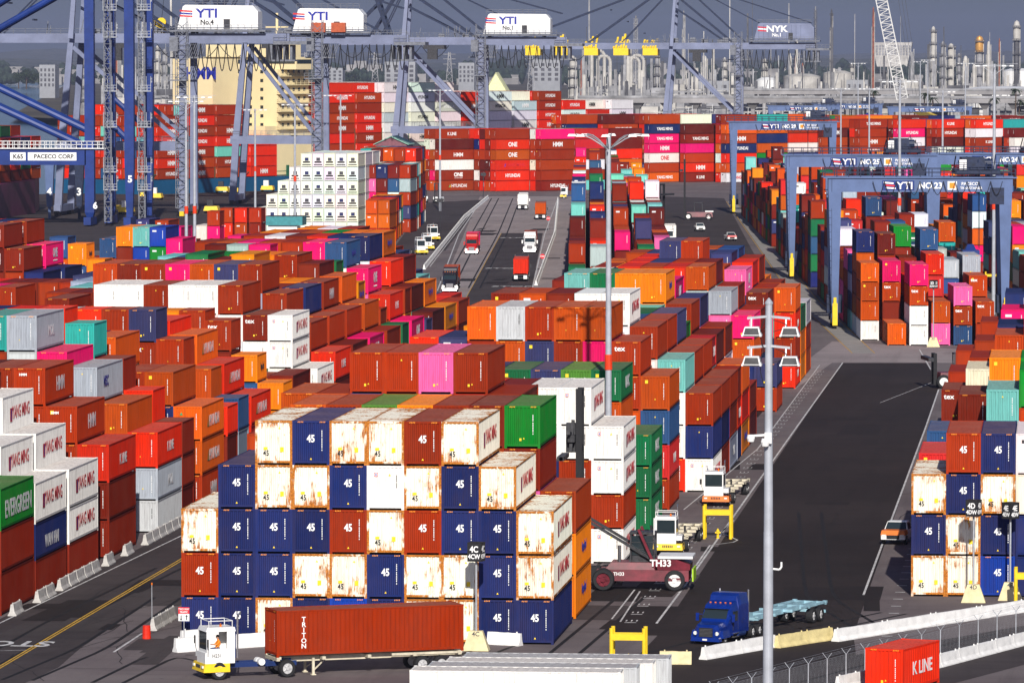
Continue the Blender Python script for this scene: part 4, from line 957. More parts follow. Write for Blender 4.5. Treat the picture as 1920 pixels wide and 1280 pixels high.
# --- maroon top-lift truck with tall black mast
def top_lift():
    x, y = G(1196, 1108); rz = R(-90)       # faces left
    t = thing('container_handler', 'maroon lift truck TH33 with tall black mast facing the stack', 'lift truck', (x-3.6, y+1.9, 0), rz)
    b = MB(); b.tbox((-1.5,1.5,.6,7.2,.7),(-1.4,1.4,.6,7.2,1.5)); b.tbox((-1.35,1.35,1.2,4.8,1.5),(-1.2,1.2,1.6,4.6,2.0)); b.box(-1.3,1.3,5.2,7.2,1.5,1.95)
    b.prism([(4.8,1.5),(7.3,1.5),(7.3,1.9),(6.2,2.3),(4.8,2.3)], -1.45, 1.45, 'x'); b.build('body', M_MAROON, t)
    w_ = MB(); w_.box(-1.6, 1.6, 5.0, 7.5, 2.32, 2.5); w_.build('engine_cover', M_WHITE, t)
    put(t, 'lettering', text_mesh('TH33', .5, M_WMARK, 'side', .03), (1.46, 5.2, 2.0)); put(t, 'lettering', text_mesh('TH33', .25, M_WMARK, 'side', .02), (1.46, 2.2, 1.2))
    c = MB(); [c.box(x0-.06,x0+.06,y0-.06,y0+.06,2.0,4.0) for x0 in (-.8,.8) for y0 in (3.0,4.7)]; c.box(-.9,.9,2.9,4.8,4.0,4.15); c.box(-.8,.8,3.1,4.7,2.0,2.5); c.box(-.3,.3,3.9,4.5,2.5,3.4)
    for z in (2.9, 3.4): c.box(-.9,.9,2.92,2.98,z,z+.05); c.box(.85,.9,2.98,4.7,z,z+.05)
    c.build('cab', M_DARK, t)
    g = MB(); g.quad((.87,3.1,2.5),(.87,4.6,2.5),(.87,4.6,3.9),(.87,3.1,3.9)); g.build('side_window', M_GLASS, t, fix=False)
    m = MB(); [m.box(s*.8-.16, s*.8+.16, -.95, -.5, .4, 14.4) for s in (-1,1)]; [m.box(-.8,.8,-.9,-.55,z,z+.3) for z in (1,4,7,10,14.0)]; m.box(-.6,.6,-.6,.8,.6,1.6)
    for s in (-.2, .2): m.tube((s, -.75, .5), (s, -.75, 14), .08, 8)
    m.build('mast', M_BLACK, t)
    m = MB(); m.box(-1.3,1.3,-1.5,-1.0,10.6,11.1); m.box(-.4,.4,-1.7,-1.0,9.8,11.9); m.beam((-1.2,-1.3,10.9),(1.9,-1.4,11.3),.25); m.beam((1.2,-1.3,9.9),(.2,-1.2,12.1),.22); m.build('carriage', M_DARK, t)
    m = MB(); m.box(-2.2, 2.2, -2.2, -1.7, 9.3, 9.6); m.tube((-2.2,-1.9,9.45),(2.2,-1.9,9.45),.15,8); m.build('spreader', M_DARK, t)
    for s in (-1,1):
        m = MB(); m.beam((s*1.1, -.5, 5.2), (s*1.1, 4.6, 2.2), .2); m.build('tilt_cylinder', M_DARK, t); m = MB(); m.beam((s*1.3, 4.9, 1.5), (s*1.3, 3.6, 4.4), .3, .18); m.build('side_frame', M_MAROON, t)
        m = MB(); m.tube((s*1.2, 4.7, 4.), (s*1.2, 4.7, 5.2), .04, 6); m.build('antenna', M_WHITE, t)
    m = MB(); m.tube((.9,2.2,2.0),(.9,2.2,3.2),.12,8); m.build('exhaust_pipe', M_CHROME, t)
    axle(t, 1.1, 1.4, .80, .5, M_MAROON, dual=True); axle(t, 6.2, 1.3, .75, .5, M_WHITE, dual=False)
    m = MB(); m.box(-1.5,1.5,7.45,7.55,.7,1.6); m.build('counterweight', plain('lime_paint', (.45,.75,.03), .5), t)
    return t
top_lift()
def maroon_far(px, py, rz, lab, mast=5):
    x, y, _ = road_pt(px, py); t = thing('container_handler', lab, 'lift truck', (x, y, 0), rz, 'lift trucks far off')
    b = MB(); b.tbox((-1.5,1.5,.6,6.8,.7),(-1.3,1.3,.8,6.6,1.8)); b.build('body', M_MAROON, t)
    b = MB(); b.box(-1.4,1.4,5.,6.9,1.82,2.1); b.build('engine_cover', M_WHITE, t)
    c = MB(); [c.box(x0-.06,x0+.06,y0-.06,y0+.06,1.8,3.9) for x0 in (-.8,.8) for y0 in (2.5,4.3)]; c.box(-.9,.9,2.4,4.4,3.9,4.05); c.build('cab', M_DARK, t)
    m = MB(); [m.box(s*.8-.15,s*.8+.15,0,.4,.4,mast) for s in (-1,1)]; [m.box(-.8,.8,.05,.35,z,z+.3) for z in (1, mast*.5, mast-.3)]; m.build('mast', M_BLACK, t)
    m = MB(); m.box(-3,3,-.9,-.3,mast*.8,mast*.8+.4); m.build('spreader', M_DARK, t)
    axle(t, 1.1, 1.35, .8, .5, M_WHITE, dual=False); axle(t, 5.8, 1.25, .75, .5, M_WHITE, dual=False)
maroon_far(1282, 412, R(-88), 'maroon lift truck with white wheels on the far apron', 14)
maroon_far(1800, 512, R(-80), 'maroon lift truck between the crane lanes', 5)
maroon_far(1242, 455, R(60), 'lift truck with very tall black mast near the white tractor', 12)
maroon_far(1748, 727, R(-80), 'dark lift truck with white striped wheel behind the right stacks', 4)
# ------------------------------------------------------------------ barriers
BAR = {}
def barrier(px=None, xy=None, rz=0, L=3.05, mat=None, lab='', grp=None, sc=1.):
    mat = mat or M_CONC; k = (L, mat.name, sc)
    if k not in BAR:
        mb = MB(); n = 8; prof = [(-.30,0),(-.30,.08),(-.17,.3),(-.09,.81),(.09,.81),(.17,.3),(.30,.08),(.30,0)]
        rr = random.Random(int(L*10)); rows = []
        for i in range(n+1):
            y = L*i/n + (rr.uniform(-.03, .03) if 0 < i < n else 0)
            rows.append([(x*sc+rr.uniform(-.012,.012), y, z*sc+(rr.uniform(-.02,.015) if z > 0 else 0)) for x, z in prof])
        for a, b in zip(rows, rows[1:]):
            for q in range(7): mb.quad(a[q], b[q], b[q+1], a[q+1])
        mb.quad(*rows[0]); mb.quad(*reversed(rows[-1])); mb.tube((0,.3,.78*sc),(0,.3,.9*sc),.05,6); mb.tube((0,L-.3,.78*sc),(0,L-.3,.9*sc),.05,6)
        BAR[k] = mb.mesh('concrete_barrier', mat)
    x, y = xy if xy else G(*px); o = link('concrete_barrier', BAR[k], None, (x, y, 0), (0, 0, rz)); return tag(o, lab, 'barrier', grp)
ORD = NUM[1:]
bx = -71.05
ys = [372.3, 381.5, 384.7, 390.2, 393.6, 396.8, 400, 403.2, 409.5, 418, 427.5, 430.7, 433.9, 437.1, 440.3, 443.5, 446.7]
for i, y in enumerate(ys): barrier(xy=(bx-.1, y), lab='pale concrete barrier, %s from the camera beside the left road' % ORD[i], grp='barriers along the left road')
def barrier_run(pts, mats, labs, grp, L=3.05, sc=1.0):
    P = [Vector((*G(*p), 0)) for p in pts]; k = 0
    for a, b in zip(P, P[1:]):
        d = b-a; n = max(1, round(d.length/L)); rz = math.atan2(-d.x, d.y)
        for i in range(n):
            p = a + d*(i/n); barrier(xy=(p.x, p.y), rz=rz, L=round(d.length/n-.05, 2), mat=mats[k % len(mats)], lab=labs(k), grp=grp, sc=sc); k += 1
barrier_run([(1318,1236), (1452,1212)], [M_CONCW], lambda k: 'weathered white barrier, %s from left in front of the blue truck' % ORD[k], 'barriers by the blue truck', 4.5)
barrier_run([(1456,1214), (1560,1198)], [plain('yellow_barrier_paint', (.72,.60,.28), .8, var=.1)], lambda k: 'faded yellow concrete barrier between the white ones', 'barriers by the blue truck', 4.0)
barrier_run([(1566,1202), (1750,1172), (1920,1146)], [M_CONCW], lambda k: 'white painted barrier, %s to the right of the yellow one' % ORD[k], 'barriers by the blue truck', 6.)
barrier_run([(1570,1292), (1760,1250), (1930,1205)], [M_CONCW], lambda k: 'white barrier, %s from left in the row nearest the bottom right' % ORD[k], 'barriers bottom right', 3.05)
barrier_run([(328,1222), (500,1210)], [M_CONCW], lambda k: 'clean white barrier, %s from left behind the white tractor cab' % ORD[k], 'barriers before the centre block', 3.2, 1.1)
barrier_run([(910,1206), (978,1210)], [M_CONCW], lambda k: 'clean white barrier at the foot of the 4C sign', 'barriers before the centre block', 3.2, 1.)
barrier_run([(340,1207), (430,1200)], [M_CONCW], lambda k: 'clean white barrier, %s from left at the stack foot' % ORD[k], 'barriers before the centre block', 3.2, 1.1)
barrier_run([(286,1182), (326,1158)], [M_CONC], lambda k: 'grey barrier, %s from the red barrel' % ORD[k], 'barriers by the red barrel', 3.05)
barrier_run([(1005,535), (1040,440), (1046,376)], [M_CONCW], lambda k: 'white lane barrier, %s along the right edge of the pale road' % (ORD[k] if k < 30 else 'far'), 'barriers along the right of the pale road', 6.1)
barrier_run([(795,505), (870,410), (915,372)], [M_CONCW], lambda k: 'white lane barrier, %s along the left edge of the pale road' % (ORD[k] if k < 30 else 'far'), 'barriers along the left of the pale road', 6.1)
def lathe_thing(name, lab, cat, px, prof, mat, n=14):
    x, y = G(*px); mb = MB(); mb.lathe(prof, n); o = mb.build(name, mat); o.location = (x, y, 0); return tag(o, lab, cat)
lathe_thing('barrel', 'red plastic barrel at the end of the grey barrier', 'barrel', (275, 1197), [(.27,0),(.29,.05),(.27,.3),(.28,.32),(.26,.6),(.27,.62),(.25,.9)], plain('red_plastic', (.75,.03,.01), .4))
o = lathe_thing('marker_pole', 'thin pole with an orange tip beside the left road', 'pole', (285, 1180), [(.03,0),(.025,3.0)], M_STEEL, 6)
m = MB(); m.lathe([(.05,3.0),(.05,3.15)], 8); m.build('tip', M_ORANGEP, o)
# ------------------------------------------------------------------ signs
M_SIGNBASE = plain('cream_concrete', (.72,.62,.36), .8, var=.1)
def block_sign(px, t1, t2, lab, zc=6.3, s=1.0, rz=0, twin=False, px2=None):
    x, y = G(*px); t = thing('block_sign', lab, 'sign', (x, y, 0), 0, 'block number signs')
    b = MB(); b.tbox((-.85,.85,-.6,.6,0),(-.42,.42,-.3,.3,1.25)); bo = b.build('sign_base', M_SIGNBASE, t)
    put(bo, 'lettering', text_mesh(t1, .3, M_DARK, 'front', .02), (0, -.345, 1.08)).rotation_euler = (R(-13.5), 0, 0)
    b = MB(); b.tube((0,0,1.2),(0,0,zc-.4),.07,10); b.build('sign_pole', M_STEEL, t)
    c = MB(); w_ = .46*s; c.box(-w_, w_, -w_, w_, zc-.6*s, zc+.6*s); c.box(-w_-.02, w_+.02, -w_-.02, w_+.02, zc+.6*s, zc+.62*s); bx_ = c.build('sign_box', M_BLACK, t)
    bx_.rotation_euler = (0, 0, rz)
    for r_ in (0, math.pi/2):
        for st, zz, h in ((t1, zc+.2*s, .42*s), (t2, zc-.27*s, .32*s)):
            e = put(bx_, 'lettering', text_mesh(st, h, M_WMARK, 'front', .03, .85)); e.location = (math.sin(r_)*(w_+.006), -math.cos(r_)*(w_+.006), zz); e.rotation_euler = (0, 0, r_)
block_sign((893, 1218), '4C', '4CW', 'black 4C sign on a pole in front of the centre block', 6.35, 1., R(-12))
block_sign((1825, 1128), '4D', '4DW', 'black 4D sign on a pole in front of the right block', 6.6, .95, R(-20))
block_sign((1894, 1124), '4E', '4EW', 'black 4E sign, right of the 4D sign', 6.3, .95, R(-45))
block_sign((1750, 650), '3D', '3DW', 'far 3D sign before the crane lane stacks', 8.2, .9, R(-25))
def plate_sign(px, lab, zc, w_, h_, bands, texts, H=None):
    x, y = G(*px); t = thing('traffic_sign', lab, 'sign', (x, y, 0), 0)
    b = MB(); b.tube((0,.03,0),(0,.03,zc),.03,8); b.build('sign_pole', M_STEEL, t)
    for (z0, z1, mat) in bands: c = MB(); c.box(-w_/2, w_/2, -.02, .0, z0, z1); c.build('sign_panel', mat, t)
    for st, z, h, mat, x_ in texts: put(t, 'lettering', text_mesh(st, h, mat, 'front', .02, .8), (x_, -.026, z))
    return t
M_SIGNR = plain('sign_red', (.7,.02,.03), .5, var=.03)
ts = plate_sign((345, 1208), 'red and white TWO WAY TRAFFIC sign with two arrows', 2.3, .72, 1., [(1.55, 2.02, M_WHITE), (2.022, 2.45, M_SIGNR)], [('TWO WAY', 2.33, .13, M_WMARK, 0), ('TRAFFIC', 2.14, .13, M_WMARK, 0)])
a = MB()
for s, d in ((-.18, -1), (.18, 1)):
    a.box(s-.03, s+.03, -.03, -.024, 1.62, 1.93); zc_ = 1.60 if d < 0 else 1.95; a.quad((s-.09,-.028,zc_+.1*(-d)),(s+.09,-.028,zc_+.1*(-d)),(s,-.028,zc_+.02*d))
a.build('arrow', M_KMARK, ts, fix=False)
plate_sign((1754, 642), 'white NORMAL EXIT sign with red lettering at the crane lane', 3.9, 1.9, 1., [(1.6, 3.6, M_WHITE), (3.62, 5.2, M_WHITE)], [('NORMAL', 3.2, .34, M_RMARK, 0), ('EXIT', 2.75, .34, M_RMARK, 0), ('SALIDA', 1.95, .34, M_RMARK, 0), ('STOP', 4.4, .5, M_RMARK, 0)])
for px, py, lb in ((1017, 508, 'red octagonal stop sign beside the lane barriers, nearer one'), (1028, 432, 'red octagonal stop sign beside the lane barriers, farther one')):
    x, y = G(px, py); t = thing('stop_sign', lb, 'sign', (x, y, 0)); b = MB(); b.tube((0,.03,0),(0,.03,2.6),.04,8); b.build('sign_pole', M_STEEL, t)
    b = MB(); b.prism([(.45*math.cos(R(22.5+45*k)), 2.6+.45*math.sin(R(22.5+45*k))) for k in range(8)], -.02, .0, 'y'); b.build('sign_panel', M_SIGNR, t); put(t, 'lettering', text_mesh('STOP', .28, M_WMARK, 'front', .02, .8), (0, -.028, 2.6))
# ------------------------------------------------------------------ yellow guard frames and hydrants
def guard(px, lab, w_=2.1, h=2.65, group='yellow guard frames'):
    x, y = G(*px); t = thing('guard_frame', lab, 'guard frame', (x, y, 0), 0, group)
    for s in (-1, 1):
        for dy in (0, 1.3): b = MB(); b.tube((s*w_/2, dy, 0), (s*w_/2, dy, h), .13, 10); b.build('post', M_YELLOW, t)
    b = MB(); b.box(-w_/2, w_/2, -.14, -.02+.12, h-.75, h-.35); b.box(-w_/2, w_/2, 1.2, 1.4, h-.75, h-.4); b.build('rail', M_YELLOW, t)
    hy = thing('fire_hydrant', 'yellow fire hydrant inside the %s' % lab, 'hydrant', (x, y+.65, 0))
    b = MB(); b.lathe([(.14,0),(.14,.06),(.1,.08),(.1,.5),(.14,.52),(.13,.62),(.06,.72),(.04,.78)], 12); b.build('barrel', M_YELLOW, hy)
    b = MB(); b.tube((-.22,0,.45),(.22,0,.45),.07,8); b.tube((0,-.2,.42),(0,0,.42),.07,8); b.build('nozzle', M_YELLOW, hy)
guard((1345, 1010), 'yellow guard frame in the lane below the orange based tractor')
guard((1177, 1250), 'yellow guard frame at the bottom of the picture', 2.05, 2.45)
guard((1741, 553), 'yellow guard frame between the crane lanes', 2.6, 3.6); guard((1862, 552), 'yellow guard frame by the right crane legs', 2.4, 3.6)
guard((1926, 1135), 'yellow guard frame cut by the right picture edge', 1.6, 2.6)
x, y = G(255, 990); t = thing('bollard', 'yellow pipe bollard between the left stacks', 'bollard', (x-.3, 428.8, 0)); b = MB(); b.tube((0,0,0),(0,0,2.6),.14,10); b.tube((0,.0,2.6),(.5,.6,2.9),.14,10); b.build('post', M_YELLOW, t)
# ------------------------------------------------------------------ foreground boxes
for i, (xl, yc, cl) in enumerate(((-34.95, 324.9, 'Y'), (-35.7, 322.4, 'w'), (-36.45, 319.9, 'Y'), (-37.2, 317.4, 'w'))):
    make_container(dict(x=xl, y=yc, z=0, rz=R(-90), L=L40, H=HH, code=cl, blk='', row=0, col=0, tier=1, n=1), 'pale container roof at the picture bottom, %s in the step of roofs' % ['farthest', 'second farthest', 'third farthest', 'fourth farthest'][i])
kk = unp(1693, 1217, HS)
make_container(dict(x=kk[0]-1.22*math.cos(R(-20)), y=kk[1]-1.22*math.sin(R(-20)), z=0, rz=R(-20), L=L20, H=HS, code='RK', blk='', row=0, col=0, tier=1, n=1), 'short bright red container alone near the bottom right corner')
x, y = G(1255, 1244); barrier(xy=(x-.6, y), rz=R(-88), L=2.0, mat=M_SIGNBASE, lab='cream concrete block right of the bottom yellow frame')
# ------------------------------------------------------------------ fence at the bottom right
def fence():
    t = thing('wire_fence', 'wire fence with forked barbed wire posts at the bottom right', 'fence', (0, 0, 0)); tops = [(1374+ i*35.4, 1270-i*8.9) for i in range(-1, 17)]
    P = [unp(px, py, 2.3) for px, py in tops]; ends = []
    for i, (px, py) in enumerate(tops):
        x, y, z = P[i]; b = MB(); b.tube((x,y,0),(x,y,2.0),.035,6)
        for s in (-1, 1): b.tube((x,y,2.0),(x+s*.28,y,2.38),.02,5)
        b.build('fence_post', M_STEEL, t)
    b = MB()
    for (p, q) in zip(P, P[1:]):
        for dx, z in ((0,2.0),(0,.1),(-.26,2.36),(.26,2.36),(-.13,2.18),(.13,2.18)): b.tube((p[0]+dx,p[1],z),(q[0]+dx,q[1],z),.006,4,cap=False)
        d = Vector(q)-Vector(p); n = 14
        for k in range(n):
            f = k/n; x = p[0]+d.x*f; y = p[1]+d.y*f; b.tube((x,y,.1),(x+d.x/n*1.,y+d.y/n,2.0),.003,3,cap=False); b.tube((x,y,2.0),(x+d.x/n,y+d.y/n,.1),.003,3,cap=False)
    b.build('wire_mesh', M_STEEL, t)
fence()
# ------------------------------------------------------------------ yard gantry cranes
M_CRANEB = plain('pale_blue_crane_paint', (.095,.145,.29), .5, var=.12, scale=.3); M_CRANEG = plain('grey_blue_crane_paint', (.18,.205,.31), .5, var=.12, scale=.2)
M_CRANEN = plain('dark_blue_crane_paint', (.010,.035,.19), .45, var=.15, scale=.3); M_GREYST = plain('grey_steelwork', (.17,.18,.21), .6, var=.2)
M_DKBLUE = plain('navy_steelwork', (.012,.022,.06), .5, var=.25)
M_REFW_ = plain('seam_grey', (.45,.45,.45), .6)
def railing(mb, p, q, h=1.1, n=8, r=.04):
    p = Vector(p); q = Vector(q)
    for k in range(n+1):
        a = p.lerp(q, k/n); mb.beam(a, a+Vector((0,0,h)), r*1.6)
    for z in (h, h*.5): mb.beam(p+Vector((0,0,z)), q+Vector((0,0,z)), r*1.6)
def gantry(u, v, no, W=23.8, Hh=21.0, lab='', detail=True):
    x, y = uv(u, v); t = thing('yard_gantry_crane', lab, 'gantry crane', (x, y, 0), TH, 'pale blue gantry cranes over the yard lanes')
    D = 7.2; top = Hh
    for xx in (0, W):
        for yy in (0, D):
            b = MB(); s = 1 if xx == 0 else -1
            b.tbox((xx-.45, xx+.45, yy-.4, yy+.4, 1.9), (xx-.9, xx+.9, yy-.55, yy+.55, top-1.9)); b.build('leg', M_CRANEB, t)
            b = MB(); b.box(xx-.5,xx+.5,yy-.6,yy+.6,.9,1.9); b.build('bogie', M_DKBLUE, t)
            for dy in (-.75, .75): wheel(t, xx, yy+dy, .75, .5, M_YELLOW)
            b = MB(); b.box(xx-.35,xx+.35,yy-1.5,yy-1.2,.5,3.6); b.box(xx-.2,xx+.2,yy-1.4,yy-1.1,2.2,4.4); b.build('wheel_guard', M_YELLOW, t)
        b = MB(); b.box(xx-.45, xx+.45, -.6, D+.6, 1.5, 2.1); b.build('sill_beam', M_CRANEB, t)
        b = MB(); b.box(xx-1.0,xx+1.2,1.8,4.8,2.1,4.6); b.build('power_unit', M_DKBLUE, t)
        b = MB(); b.beam((xx,.2,top-2.5),(xx,D-.2,top-2.5),.8,.9); b.build('cross_beam', M_CRANEB, t)
    for yy in (0, D):
        b = MB(); b.box(-1.0, W+1.0, yy-.5, yy+.5, top-1.9, top); b.box(-1.6, W+1.6, yy-.75, yy+.75, top+.003, top+.18); b.build('main_girder', M_CRANEB, t)
        b = MB(); railing(b, (-1.4, yy-.7, top+.18), (W+1.4, yy-.7, top+.18), 1.1, 16); railing(b, (-1.4, yy+.7, top+.18), (W+1.4, yy+.7, top+.18), 1.1, 16); b.build('railing', M_DKBLUE, t)
    tx_ = W*random.choice([.80, .84, .88])
    tr = MB(); tr.box(tx_-3, tx_+3, -.4, D+.4, top+.5, top+1.1); tr.box(tx_-2.2, tx_+1., 1., D-1., top+1.1, top+2.9); tr.tube((tx_-2,2,top+2.),(tx_+2,2,top+2.),.7,10); tr.tube((tx_-2,5,top+2.),(tx_+2,5,top+2.),.7,10); railing(tr, (tx_-3,-.4,top+1.1),(tx_+3,-.4,top+1.1),1.1,6)
    for k in range(10): tr.beam((tx_-3+k*.6, random.uniform(-.3,D), top+1.1),(tx_-3+k*.6+random.uniform(-.5,.5), random.uniform(0,D), top+random.uniform(2,3.4)),.15)
    tr.build('trolley', M_DKBLUE, t)
    c = MB(); c.box(tx_+1.6,tx_+3.6,-.6,1.4,top-2.4-1.2,top-1.3); c.build('operator_cab', M_DKBLUE, t)
    c = MB(); c.box(tx_-2.6, tx_-1.6, .2, 1.0, top+1.2, top+2.6); c.build('cabinet', M_WHITE, t)
    zs = random.uniform(8, 14)
    r_ = MB()
    for dx in (-1.2, 1.2):
        for dy in (2.4, 4.8): r_.tube((tx_-.8+dx, dy, zs+.9), (tx_-.8+dx, dy, top+.6), .045, 5)
    r_.build('hoist_rope', M_BLACK, t)
    s_ = MB(); s_.box(tx_-2.0,tx_+.4,1.6,5.6,zs+.1,zs+.7); s_.tbox((tx_-1.6,tx_,2.2,5.,zs+.7),(tx_-1.2,tx_-.4,2.8,4.4,zs+1.5)); s_.box(tx_-2.0,tx_+.4,-2.5,-2.2+.0,zs-.1,zs+.25); s_.box(tx_-2.0,tx_+.4,9.4,9.7,zs-.1,zs+.25); [s_.box(tx_-.8+q-.15,tx_-.8+q+.15,-2.5,9.7,zs-.05,zs+.25) for q in (-.6,.6)]; s_.build('spreader', M_CRANEN, t)
    f = MB()
    n = 11; x0, x1 = W*.22, W*.98
    for k in range(n):      # festoon cable loops
        a = x0+(x1-x0)*k/n; b_ = x0+(x1-x0)*(k+1)/n; P = [(a+(b_-a)*i/8, -.95, top-.4-1.9*math.sin(math.pi*i/8)) for i in range(9)]
        for p, q in zip(P, P[1:]): f.tube(p, q, .05, 5, cap=False)
    f.build('festoon_cable', M_BLACK, t)
    b = MB(); b.quad((W*.36-2.,-.51,top-1.7),(W*.36+2.5,-.51,top-1.7),(W*.36+2.5,-.51,top-.3),(W*.36-2.,-.51,top-.3)); b.build('name_board', M_CRANEN, t, fix=False)
    b = MB()
    for k in range(3): b.mi = k % 2; z = top-.6-k*.36; b.quad((W*.36-1.8+k*.15,-.52,z-.1),(W*.36-.4+k*.15,-.52,z-.2),(W*.36-.4+k*.15,-.52,z+.02),(W*.36-1.8+k*.15,-.52,z+.14))
    b.build('emblem', [M_WMARK, M_RMARK], t, fix=False)
    put(t, 'lettering', text_mesh('YTI', 1.0, M_WMARK, 'front', .02, 1.1), (W*.36+1.2, -.53, top-1.0)); put(t, 'lettering', text_mesh('NO.'+no, .9, M_WMARK, 'front', .03), (W*.56, -.53, top-1.0))
    b = MB(); b.quad((W*.66,-.51,top-1.6),(W*.66+1.3,-.51,top-1.6),(W*.66+1.3,-.51,top-.4),(W*.66,-.51,top-.4)); b.mi = 1; b.quad((W*.66+.25,-.52,top-1.4),(W*.66+1.05,-.52,top-1.4),(W*.66+1.05,-.52,top-.6),(W*.66+.25,-.52,top-.6)); b.build('logo_plate', [M_WMARK, M_OMARK], t, fix=False)
    put(t, 'lettering', text_mesh('PACECO', .45, M_WMARK, 'front', .02), (W*.66+3.1, -.53, top-.75)); put(t, 'lettering', text_mesh('TRANSTAINER', .35, M_WMARK, 'front', .02), (W*.66+3.3, -.53, top-1.35))
    L = MB()
    for z in np.arange(2.5, top-2, 1.0): L.beam((-.9,-.5,z),(-.5,-.5,z),.06)
    for xx in (-.95,-.45): L.beam((xx,-.5,2.2),(xx,-.5,top),.06)
    L.build('ladder', M_DKBLUE, t)
    return t
gantry(34.6, 776, '23', lab='nearest pale blue yard gantry crane, number 23 on its girder')
gantry(34.9, 948, '25', lab='pale blue yard gantry crane number 25 behind the nearest one')
gantry(35.2, 1336, '29', lab='pale blue yard gantry crane number 29 at the left end of the lane', Hh=22)
gantry(64, 1020, '24', lab='pale blue yard gantry crane in the right lane beyond number 23', Hh=20)
gantry(72, 2180, '22', W=26, lab='far yard gantry crane, left one of the distant three', Hh=18)
gantry(93, 2260, '26', W=26, lab='far yard gantry crane, middle one of the distant three', Hh=18)
gantry(117, 2140, '16', W=30, lab='far yard gantry crane with legs apart, right one of the distant three', Hh=18)
# ------------------------------------------------------------------ quay cranes
def stair_tower(t, x, y, z0, z1, w_=2.6, mat=None):
    b = MB(); mat = mat or M_GREYST
    for dx in (0, w_):
        for dy in (0, w_): b.beam((x+dx,y+dy,z0),(x+dx,y+dy,z1),.16)
    z = z0; k = 0
    while z < z1-1.6:
        a, c = ((x,x+w_) if k % 2 == 0 else (x+w_,x)); b.beam((a,y,z),(c,y,z+2.2),.45,.10); b.beam((x,y,z),(x+w_,y,z),.12); b.beam((x,y+w_,z),(x+w_,y+w_,z),.12); b.beam((c,y+w_,z),(a,y+w_,z+2.2),.1)
        b.beam((x,y,z+1.1),(x+w_,y,z+1.1),.07); z += 2.2; k += 1
    b.build('stair_tower', mat, t)
def quay_crane(x, y, G_, W_, no, lab, mat=None, zg=41.0, boom=50, back=26, house='white', text='YTI', rz=0.0, lean=3.0, apex=62, landscape=False, portal=16.5, hs=0.):
    mat = mat or M_CRANEG
    t = thing('quay_crane', lab, 'quay crane', (x, y, 0), rz, 'ship to shore cranes along the quay')
    # x: 0 = waterside leg, G_ = landside leg;   y: 0 near frame, W_ far frame
    for yy, sg in ((0, 1), (W_, -1)):
        b = MB(); b.beam((0,yy,1.2),(lean*.3,yy,portal),1.7,1.6); b.beam((lean*.3,yy,portal),(lean,yy+sg*1.2,zg),1.7,1.6,1.3,1.3); b.beam((lean,yy+sg*1.2,zg+1),(lean+1.5,yy+sg*2.5,apex),1.2,1.2,.8,.8); b.build('leg', mat, t)
        b = MB(); b.beam((G_,yy,1.2),(G_,yy,zg),1.8,1.7,1.5,1.5); b.build('leg', mat, t)
        b = MB(); b.box(-.5, G_+.5, yy-.7, yy+.7, portal-1., portal+1.); b.build('portal_beam', mat, t)
        b = MB(); b.beam((lean+.6,yy+sg*1.2,zg-1),(G_-.8,yy,portal+1.2),.9,.9); b.build('diagonal_brace', mat, t)
        b = MB(); railing(b, (0,yy-.8,portal+1.),(G_,yy-.8,portal+1.),1.2,12); b.build('railing', M_GREYST, t)
    for xx in (0, G_):
        b = MB(); b.box(xx-.8, xx+.8, -1.5, W_+1.5, 1., 2.6); b.build('sill_beam', mat, t)
        b = MB(); [b.box(xx-.5,xx+.5,yy-2.4+q,yy-1.2+q,.1,1.2) for yy in (0,W_) for q in (0,1.6,3.2)]; b.build('bogie', M_YELLOW if xx else M_DARK, t)
    yc = W_/2
    b = MB()
    for dy in (-2.6, 2.6): b.box(-boom, G_+back, yc+dy-.6, yc+dy+.6, zg, zg+2.2)
    for xx in np.arange(-boom, G_+back, 8): b.box(xx, xx+.5, yc-2., yc+2., zg+.3, zg+1.)
    b.build('girder', mat, t)
    b = MB(); railing(b, (-boom,yc-3.3,zg+2.2),(G_+back,yc-3.3,zg+2.2),1.2,40,.05); b.build('railing', M_GREYST, t)
    b = MB(); b.box(lean+.5,lean+2.2,yc-3,yc+3,apex-1,apex+1.); b.build('apex_beam', mat, t)
    b = MB()
    for dy in (-2.4, 2.4):
        for xe in (-boom*.45, -boom*.92): b.beam((lean+1.4,yc+dy,apex),(xe,yc+dy,zg+2.3),.6)
        b.beam((lean+1.4,yc+dy,apex),(G_+2,yc+dy,zg+2.3),.45); b.beam((lean+1.4,yc+dy,apex),(G_+back*.75,yc+dy,zg+2.3),.3); b.beam((lean+1.6,yc+dy,apex-6),(G_-2,yc+dy,zg+2),.6)
    for dy in (-2.4, 2.4):
        b.beam((lean+1.4,yc+dy,apex),(G_+back*.95,yc+dy,zg+9),.4); b.beam((lean+1.4,yc+dy,apex-1.5),(-boom*.25,yc+dy,zg+2.3),.35); b.beam((lean+1.0,yc+dy,apex-10),(G_-4,yc+dy,zg+2),.5)
        if boom < 30: b.beam((-1,yc+dy,zg+1.5),(-boom*.6,yc+dy,zg+26),1.1)
    for k in range(6): b.beam((-1-boom*.1*k,yc-2.4,zg+1.5+4*k),(-1-boom*.1*k,yc+2.4,zg+1.5+4*k),.4)
    b.build('stay_rod', M_DKBLUE, t)
    b = MB(); rr = random.Random(int(x))
    for k in range(26):
        xx = rr.uniform(-6, G_+4); zz = zg+2.2; hh_ = rr.uniform(.8, 3.4); b.box(xx, xx+rr.uniform(.4,2.), yc-3, yc-2, zz, zz+hh_*.6) if rr.random() < .4 else b.beam((xx,yc-2.8,zz),(xx+rr.uniform(-1,1),yc-2.8,zz+hh_),.16)
    for k in range(14): xx = G_-3+k*.5; b.beam((xx,yc-3,zg-3.5),(xx+1.2,yc-3,zg-.2),.16)
